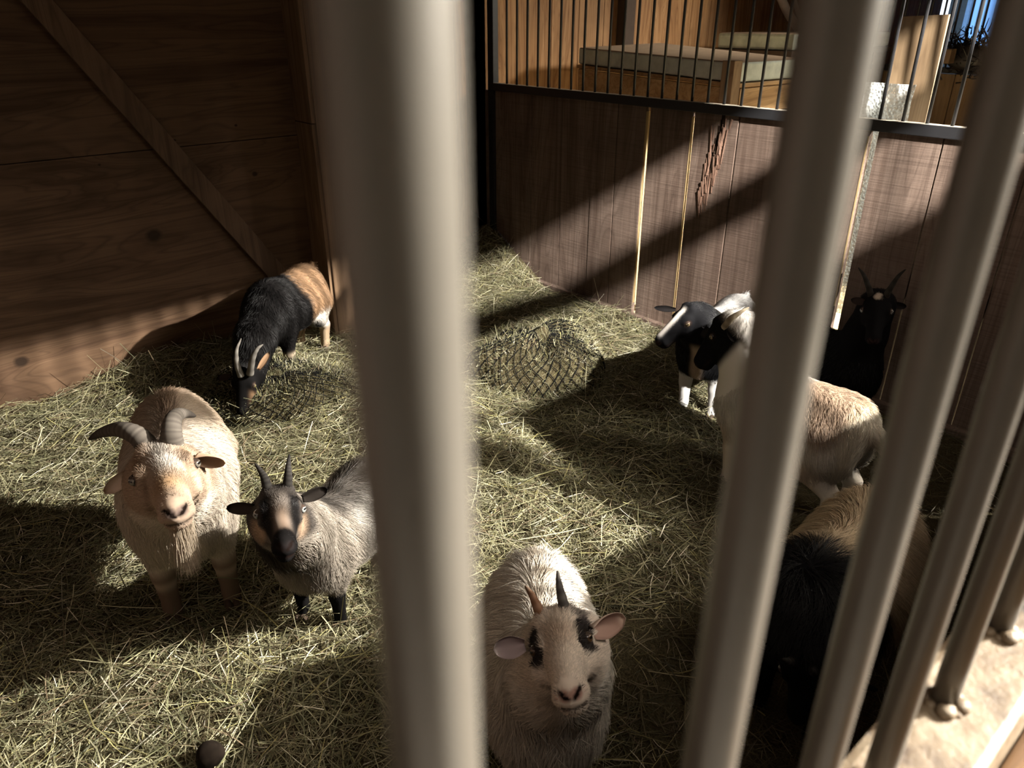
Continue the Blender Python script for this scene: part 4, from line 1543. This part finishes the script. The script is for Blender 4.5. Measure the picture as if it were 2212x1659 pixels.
# ---- white goat with black head, behind
e = pix(1478, 690, depth(np.array([2.262, 1.60, 0.50])))
R = rot_axes((-0.80, 0.28, -0.42), (-0.25, 0.1, 0.95))
w0 = depth(e)
tocam = nrm(CAM - e)
BLK = np.array((0.007, 0.007, 0.0078))


def col_pied(p, hc):
    n = len(p)
    c = np.tile((0.62, 0.605, 0.59), (n, 1))
    blk = sm(p[:, 0] + 0.05 * hnoise(p, 9, 6), 0.26, 0.31) * sm(p[:, 2], 0.36, 0.42)
    c = lerp(c, BLK, blk)
    st = np.exp(-((p[:, 1] - 0.02 - 0.10 * (p[:, 2] - 0.5)) / 0.05) ** 4) * sm(p[:, 0], 0.30, 0.36) * (1 - sm(p[:, 2], 0.70, 0.82))
    c = lerp(c, (0.50, 0.38, 0.28), st * 0.95)
    nk = sm(p[:, 2], 0.80, 0.92) * sm(p[:, 0], 0.2, 0.3)
    c = lerp(c, (0.16, 0.13, 0.10), nk * np.exp(-((p[:, 0] - 0.33) / 0.07) ** 2) * 0.9)
    hd = sm(hc[:, 0], -0.42, -0.22) * (1 - sm(np.abs(hc[:, 1]), 0.38, 0.52)) * (1 - sm(np.abs(hc[:, 2] - 0.05), 0.38, 0.55))
    f = np.tile(BLK, (n, 1))
    bz = np.exp(-((hc[:, 1] - 0.01) / 0.06) ** 4) * sm(hc[:, 0], -0.14, -0.04) * sm(hc[:, 2], -0.12, -0.02) * (1 - sm(hc[:, 0], 0.56, 0.66))
    f = lerp(f, (0.55, 0.51, 0.47), bz)
    return lerp(c, f, hd)


goat('white goat with black head, white blaze and black chest, beside the plank partition',
     (2.615, 1.665), (-0.96, -0.22), 0.49, e, R, 0.20, col_pied,
     horns=[],
     ears=[ear(1459, 668, 1413, 664, w0, .03, .03, .030, tocam - CU * .3, tuple(BLK), (.008, .007, .007), .5),
           ear(1510, 675, 1524, 712, w0, -.02, -.04, .036, tocam + CR * .2, tuple(BLK), (.008, .007, .007), .5)],
     iris=(0.2, 0.15, 0.08), wide=1.08, vox=0.0075, fur=34000, furlen=0.022, facelen=0.005, neck=(0.19, 0.15), seed=13)

# ---- white and tan goat in front of it, seen from behind its shoulder
e = pix(1553, 722, depth(np.array([2.16, 1.40, 0.53])))
R = rot_axes((-0.40, 0.45, -0.85), (-0.1, 0.75, 0.55))
w0 = depth(e)
tocam = nrm(CAM - e)


def col_tanw(p, hc):
    n = len(p)
    c = np.tile((0.62, 0.58, 0.53), (n, 1))
    sad = sm(-p[:, 0], -0.12, 0.10) * sm(p[:, 2], 0.50, 0.62) * sm(p[:, 0], -0.62, -0.38)
    c = lerp(c, (0.25, 0.165, 0.105), np.clip(sm(-p[:, 0], -0.02, 0.12) * sm(p[:, 2] - 0.30 * sm(-p[:, 0], 0.36, 0.56), 0.56, 0.72), 0, 1) * 0.92)
    c = lerp(c, (0.55, 0.42, 0.30), (1 - sm(p[:, 2], 0.45, 0.6)) * 0.6 * (1 - sm(-p[:, 0], 0.3, 0.45)))
    c = lerp(c, (0.66, 0.54, 0.33), sm(-p[:, 0], 0.40, 0.5) * 0.35)
    hd = sm(hc[:, 0], -0.40, -0.22) * (1 - sm(np.abs(hc[:, 1]), 0.38, 0.52)) * (1 - sm(np.abs(hc[:, 2] - 0.05), 0.38, 0.55))
    f = np.tile(BLK, (n, 1))
    f = lerp(f, (0.78, 0.70, 0.6), np.exp(-((hc[:, 0] + 0.05) / 0.10) ** 2 - ((hc[:, 1] + 0.27) / 0.09) ** 2))
    return lerp(c, f, hd)


goat('white and tan goat with a black face, its pale rump turned to the bars',
     (2.20, 1.085), (0.02, 1.0), 0.52, e, R, 0.20, col_tanw,
     horns=[dict(pts=[pix(1566, 708, w0 - .07), pix(1578, 690, w0 - .10), pix(1597, 676, w0 - .11), pix(1618, 664, w0 - .11)], r=.0135, rings=30, col=((.16, .13, .09), (.24, .20, .15)), tipc=(.22, .18, .13)),
            dict(pts=[pix(1556, 700, w0 + .03), pix(1556, 690, w0 + .04), pix(1562, 684, w0 + .06), pix(1572, 680, w0 + .09)], r=.013, rings=30, col=((.012, .012, .012), (.02, .02, .02)))],
     ears=[ear(1574, 708, 1588, 740, w0, -.08, -.10, .036, tocam + CR * .2, tuple(BLK), (.02, .018, .018), .4),
           ear(1532, 708, 1515, 730, w0, .04, .06, .034, tocam, tuple(BLK), (.02, .018, .018), .4)],
     iris=(0.2, 0.15, 0.08), wide=1.08, vox=0.0072, fur=44000, furlen=0.036, facelen=0.005, neck=(0.185, 0.15), seed=17, tail_up=False, hooves=False)

# ---- black goat standing in the shade by the partition
e, R = head_pose(1894, 668, 2.90, -0.12, 1.0, math.radians(50))
w0 = depth(e)
tocam = nrm(CAM - e)


def col_black(p, hc):
    n = len(p)
    c = np.tile((0.007, 0.0065, 0.007), (n, 1))
    st = np.sqrt(((hc[:, 0] + 0.12) / 0.10) ** 2 + (hc[:, 1] / 0.085) ** 2) + 0.25 * hnoise(hc, 18, 2)
    return lerp(c, (0.62, 0.52, 0.42), (1 - sm(st, 0.5, 0.85)) * sm(hc[:, 2], 0.05, 0.14) * (hc[:, 0] > -0.5))


goat('black goat with a small white forehead star, standing in deep shade',
     (2.80, 1.27), (-0.30, -0.95), 0.47, e, R, 0.20, col_black,
     horns=[horn_from_head(e, R, .20, -1, [(-.16, .11, .15), (-.21, .18, .36), (-.30, .28, .58), (-.36, .38, .70)], .011, rings=30, col=((.02, .018, .016), (.03, .027, .024))),
            horn_from_head(e, R, .20, 1, [(-.16, .11, .15), (-.21, .18, .36), (-.30, .28, .58), (-.36, .38, .70)], .011, rings=30, col=((.02, .018, .016), (.03, .027, .024)))],
     ears=[ear(1870, 652, 1838, 646, w0, .03, .03, .036, tocam - CU * .4, (.012, .011, .011), (.03, .022, .02), .5),
           ear(1918, 656, 1957, 662, w0, .03, .03, .038, tocam - CU * .4, (.012, .011, .011), (.02, .017, .016), .5)],
     iris=(0.30, 0.30, 0.30), wide=1.05, vox=0.0085, fur=16000, furlen=0.022, facelen=0.006, neck=(0.18, 0.14), seed=19, hooves=False)

# ---- long haired cream and black goat right behind the bars
e = np.array([1.225, 0.46, 0.30])
R = rot_axes((-0.20, -0.10, -0.96), (-0.95, -0.2, 0.25))


def col_shaggy(p, hc):
    n = len(p)
    c = np.tile((0.58, 0.46, 0.315), (n, 1))
    c = lerp(c, (0.36, 0.25, 0.15), np.clip(hnoise(p, 8, 4), 0, 1) * 0.5)
    blk = sm(p[:, 0] + 0.05 * hnoise(p, 10, 5) - 0.25 * (p[:, 2] - 0.7), 0.10, 0.20)
    c = lerp(c, BLK, blk)
    c = lerp(c, BLK, (1 - sm(p[:, 2], 0.36, 0.46)))
    c = lerp(c, BLK, sm(-p[:, 0], 0.47, 0.53))
    hd = sm(hc[:, 0], -0.42, -0.22) * (1 - sm(np.abs(hc[:, 1]), 0.38, 0.52)) * (1 - sm(np.abs(hc[:, 2] - 0.05), 0.38, 0.55))
    return lerp(c, np.tile(BLK, (n, 1)), hd)


goat('shaggy cream goat with black head and shoulders, close behind the right bars',
     (1.50, 0.545), (-1.0, -0.10), 0.52, e, R, 0.20, col_shaggy,
     horns=[horn_from_head(e, R, .20, -1, [(-.16, .10, .15), (-.24, .12, .36), (-.36, .15, .56)], .012, rings=30, col=((.02, .018, .016), (.03, .027, .024))),
            horn_from_head(e, R, .20, 1, [(-.16, .10, .15), (-.24, .12, .36), (-.36, .15, .56)], .012, rings=30, col=((.02, .018, .016), (.03, .027, .024)))],
     ears=[dict(base=e + .2 * (-.15 * R[0] + sd * .25 * R[1] + .05 * R[2]), tip=e + .2 * (-.1 * R[0] + sd * .68 * R[1] - .05 * R[2]), n=R[0], w=.036, out=tuple(BLK), inn=(.02, .017, .016)) for sd in (1, -1)],
     iris=(0.2, 0.15, 0.08), wide=1.12, vox=0.0072, fur=52000, furlen=0.075, facelen=0.012, neck=(0.20, 0.16), seed=23, hooves=False, clump=0.8)
#ENDGOATS#
#NEXT#
# ------------------------------------------------------------------ things in the next stall
def prism(name, top, drop, mat, parent=None, bevel=0.01):
    """slab whose top face is the given quad"""
    bm = bmesh.new()
    vt = [bm.verts.new(tuple(p)) for p in top]
    vb_ = [bm.verts.new((p[0], p[1], p[2] - drop)) for p in top]
    bm.faces.new(vt)
    bm.faces.new(vb_[::-1])
    for i in range(4):
        j = (i + 1) % 4
        bm.faces.new((vt[j], vt[i], vb_[i], vb_[j]))
    bmesh.ops.recalc_face_normals(bm, faces=bm.faces)
    if bevel:
        bmesh.ops.bevel(bm, geom=list(bm.edges), offset=bevel, segments=3, affect='EDGES', profile=0.5)
    return link(name, bm_mesh(name, bm), mat, parent)


def post_at(name, p, r, ztop, mat, parent):
    return box(name, (p[0] - r, p[1] - r, -0.05), (p[0] + r, p[1] + r, ztop), mat, parent, 0.003)


A = pixy(1250, 103, 3.62)
B = pixx(1597, 136, 3.55)
C_ = pixx(1745, 128, 4.22)
D_ = pixy(1425, 93, 3.62)
ctr = (A + B + C_ + D_) / 4
ben = empty('platform', (ctr[0], ctr[1], 0))
tag(ben, 'raised wooden platform close behind the partition grille', 'platform')
lower = [p - np.array([0, 0, 0.098]) for p in (A, B, C_, D_)]
prism('deck', [p + (p - ctr) * np.array([.015, .015, 0]) for p in lower], 0.02, M['paley'], ben, 0.002)
for p, q2 in ((A, B), (B, C_), (C_, D_), (D_, A)):
    bm = bmesh.new()
    d = nrm(q2 - p)
    n_ = nrm(np.cross(d, [0, 0, 1]))
    c = (p + q2) / 2 - np.array([0, 0, 0.185])
    add_obox(bm, c, d * (np.linalg.norm(q2 - p) / 2 - 0.02), n_ * 0.014, np.array([0, 0, 0.062]), 0.002)
    link('side_board', bm_mesh('side_board', bm), M['paley'], ben)
post_at('leg', B + np.array([-0.028, 0.02, 0]), 0.036, B[2] + 0.012, M['pale'], ben)
for p in (A, C_, D_):
    post_at('leg', p + (ctr - p) * np.array([.08, .08, 0]), 0.036, p[2] - 0.13, M['pale'], ben)
fo = prism('foam_mattress', [p + np.array([0, 0, 0.002]) for p in (A, B, C_, D_)], 0.096, M['foam'], None, 0.012)
fo.data.materials.append(M['foamtop'])
for p in fo.data.polygons:
    if p.normal.z > 0.7: p.material_index = 1
tag(fo, 'grey green foam slab lying on the nearer wooden platform', 'mattress')

# second slab farther along the wall
A2 = pixy(1552, 70, 3.66)
x0, z0 = A2[0], A2[2]
be2 = empty('platform', (x0 + 0.7, 3.45, 0))
tag(be2, 'second wooden platform, farther along the orange board wall', 'platform')
box('deck', (x0 - 0.02, 3.02, z0 - 0.15), (x0 + 1.5, 3.68, z0 - 0.11), M['dark'], be2, 0.003)
for (a, b) in ((x0 + .04, 3.07), (x0 + .04, 3.62), (x0 + 1.44, 3.07), (x0 + 1.44, 3.62)):
    post_at('leg', (a, b), 0.035, z0 - 0.15, M['dark'], be2)
f2 = box('foam_mattress', (x0, 3.03, z0 - 0.108), (x0 + 1.46, 3.66, z0), M['foam'], None, 0.02)
f2.data.materials.append(M['foamtop'])
for p in f2.data.polygons:
    if p.normal.z > 0.7: p.material_index = 1
tag(f2, 'dull foam slab on the farther platform, under the two leaning poles', 'mattress')
pl_ = [[pixy(1668, -60, 3.55), pixy(1694, 12, 3.5), pixy(1724, 62, 3.4)], [pixy(1700, -60, 3.62), pixy(1716, 0, 3.6), pixy(1728, 36, 3.55), pixy(1742, 64, 3.5)]]
o = tube('pole', bez(pl_[0], 12), 0.032, M['pipe'], None, 14)
tag(o, 'thick pale pole leaning over the farther foam slab', 'pole')
o = tube('pole', bez(pl_[1], 12), 0.018, M['pipe'], None, 12)
tag(o, 'thin bent pale pole leaning beside the thick one', 'pole')

# board leaning just behind the partition
X1 = XP + 0.20
q4 = [pixx(1946, 36, X1 + .02), pixx(2050, 31, X1 + .02), pixx(1990, 300, X1), pixx(1893, 300, X1)]
for i_, j_ in ((3, 0), (2, 1)):
    q4[i_] = q4[i_] + (q4[i_] - q4[j_]) * ((q4[i_][2] + 0.02) / (q4[j_][2] - q4[i_][2]))
bm = bmesh.new()
vv = [bm.verts.new(tuple(p)) for p in q4] + [bm.verts.new(tuple(p + np.array([0.022, 0, 0]))) for p in q4]
for f in ((0, 1, 2, 3), (7, 6, 5, 4), (1, 0, 4, 5), (2, 1, 5, 6), (3, 2, 6, 7), (0, 3, 7, 4)):
    bm.faces.new([vv[i] for i in f])
bmesh.ops.recalc_face_normals(bm, faces=bm.faces)
o = link('wood_board', bm_mesh('wood_board', bm), M['pale'])
tag(o, 'wide pale wooden board standing upright behind the partition rail', 'board')

# bubble wrap hanging behind the gap in the planks
nu_, nv_ = 30, 70
ys = np.linspace(1.50, 1.305, nu_)
zs = np.linspace(0.36, 1.315, nv_)
YY, ZZ = np.meshgrid(ys, zs, indexing='ij')
XX = XP + 0.046 + 0.008 * np.sin(YY * 42 + ZZ * 3) + 0.006 * np.sin(ZZ * 23 + YY * 11) + 0.003 * np.sin(ZZ * 61 + YY * 70)
ii = np.arange(nu_ * nv_).reshape(nu_, nv_)
f = np.stack([ii[:-1, :-1], ii[1:, :-1], ii[1:, 1:], ii[:-1, 1:]], -1).reshape(-1, 4)
vv = np.stack([XX, YY, ZZ], -1).reshape(-1, 3)
nA = len(vv)
V2 = np.vstack([vv, vv + np.array([0.003, 0, 0])])
F2 = np.vstack([f, f[:, ::-1] + nA])
o = link('bubble_wrap', np_mesh('bubble_wrap', V2, F2), M['bubble'], None, smooth=True)
tag(o, 'clear bubble wrap sheet showing through the wide gap in the planks', 'bubble wrap')
# sawn edge of the plank beside the gap
bm = bmesh.new()
add_box(bm, (XP + 0.0, 1.4175, 0.40), (XP + 0.03, 1.4235, 1.12))
for yg, gg in ((2.553, 0.024), (2.274, 0.017)):
    add_box(bm, (XP + 0.001, yg + gg / 2 - 0.004, 0.10), (XP + 0.027, yg + gg / 2 + 0.001, 1.12))
struct(link('trim_4', bm_mesh('trim_4', bm), M['fresh']))

# far end clutter
c = pixx(2092, 108, 6.60)
core = bmesh.new()
rr = random.Random(4)
for i in range(420):
    a_, b_ = rr.uniform(0, 6.283), rr.uniform(-0.6, 1.5)
    d = Vector((math.cos(a_) * math.cos(b_) * 0.5, math.sin(a_) * math.cos(b_), math.sin(b_)))
    p0 = Vector(c) + Vector((rr.gauss(0, .03), rr.gauss(0, .11), rr.gauss(-.03, .07)))
    p1 = p0 + d * rr.uniform(0.04, 0.11)
    v, f = tube_arrays([p0, p1], [0.006, 0.002], 4)
    bv = [core.verts.new(tuple(q)) for q in v]
    for q in f:
        q = tuple(dict.fromkeys(q))
        try: core.faces.new([bv[k] for k in q])
        except ValueError: pass
bmesh.ops.create_icosphere(core, subdivisions=3, radius=0.1, matrix=Matrix.Translation(Vector(c) - Vector((0, 0, .05))) @ Matrix.Diagonal((0.5, 1.5, 1.0, 1)))
o = link('bristly_bundle', bm_mesh('bristly_bundle', core), M['bristle'])
tag(o, 'black bristly bundle hanging on the far grille below the blue window', 'bundle')
c = pixx(2043, 121, 6.45)
o = box('wood_block', (c[0] - .05, c[1] - .05, c[2] - .05), (c[0] + .05, c[1] + .05, c[2] + .05), M['pale'], None, 0.006)
tag(o, 'small pale wooden block beside the black bristly bundle', 'block')
x_a, x_b = pixy(2015, 30, 6.6)[0], pixy(2062, 30, 6.6)[0]
o = box('white_wall', (min(x_a, x_b), 6.6, -0.05), (max(x_a, x_b), 6.7, 3.4), M['white'])
tag(o, 'bright white wall outside, seen at the left of the window', 'wall')
x_a, x_b = pixy(2064, 30, 6.5)[0], pixy(2100, 30, 6.5)[0]
o = box('beige_wall', (min(x_a, x_b), 6.5, -0.05), (max(x_a, x_b), 6.6, 3.4), M['beige'])
tag(o, 'beige wall outside, next to the strip of blue sky', 'wall')
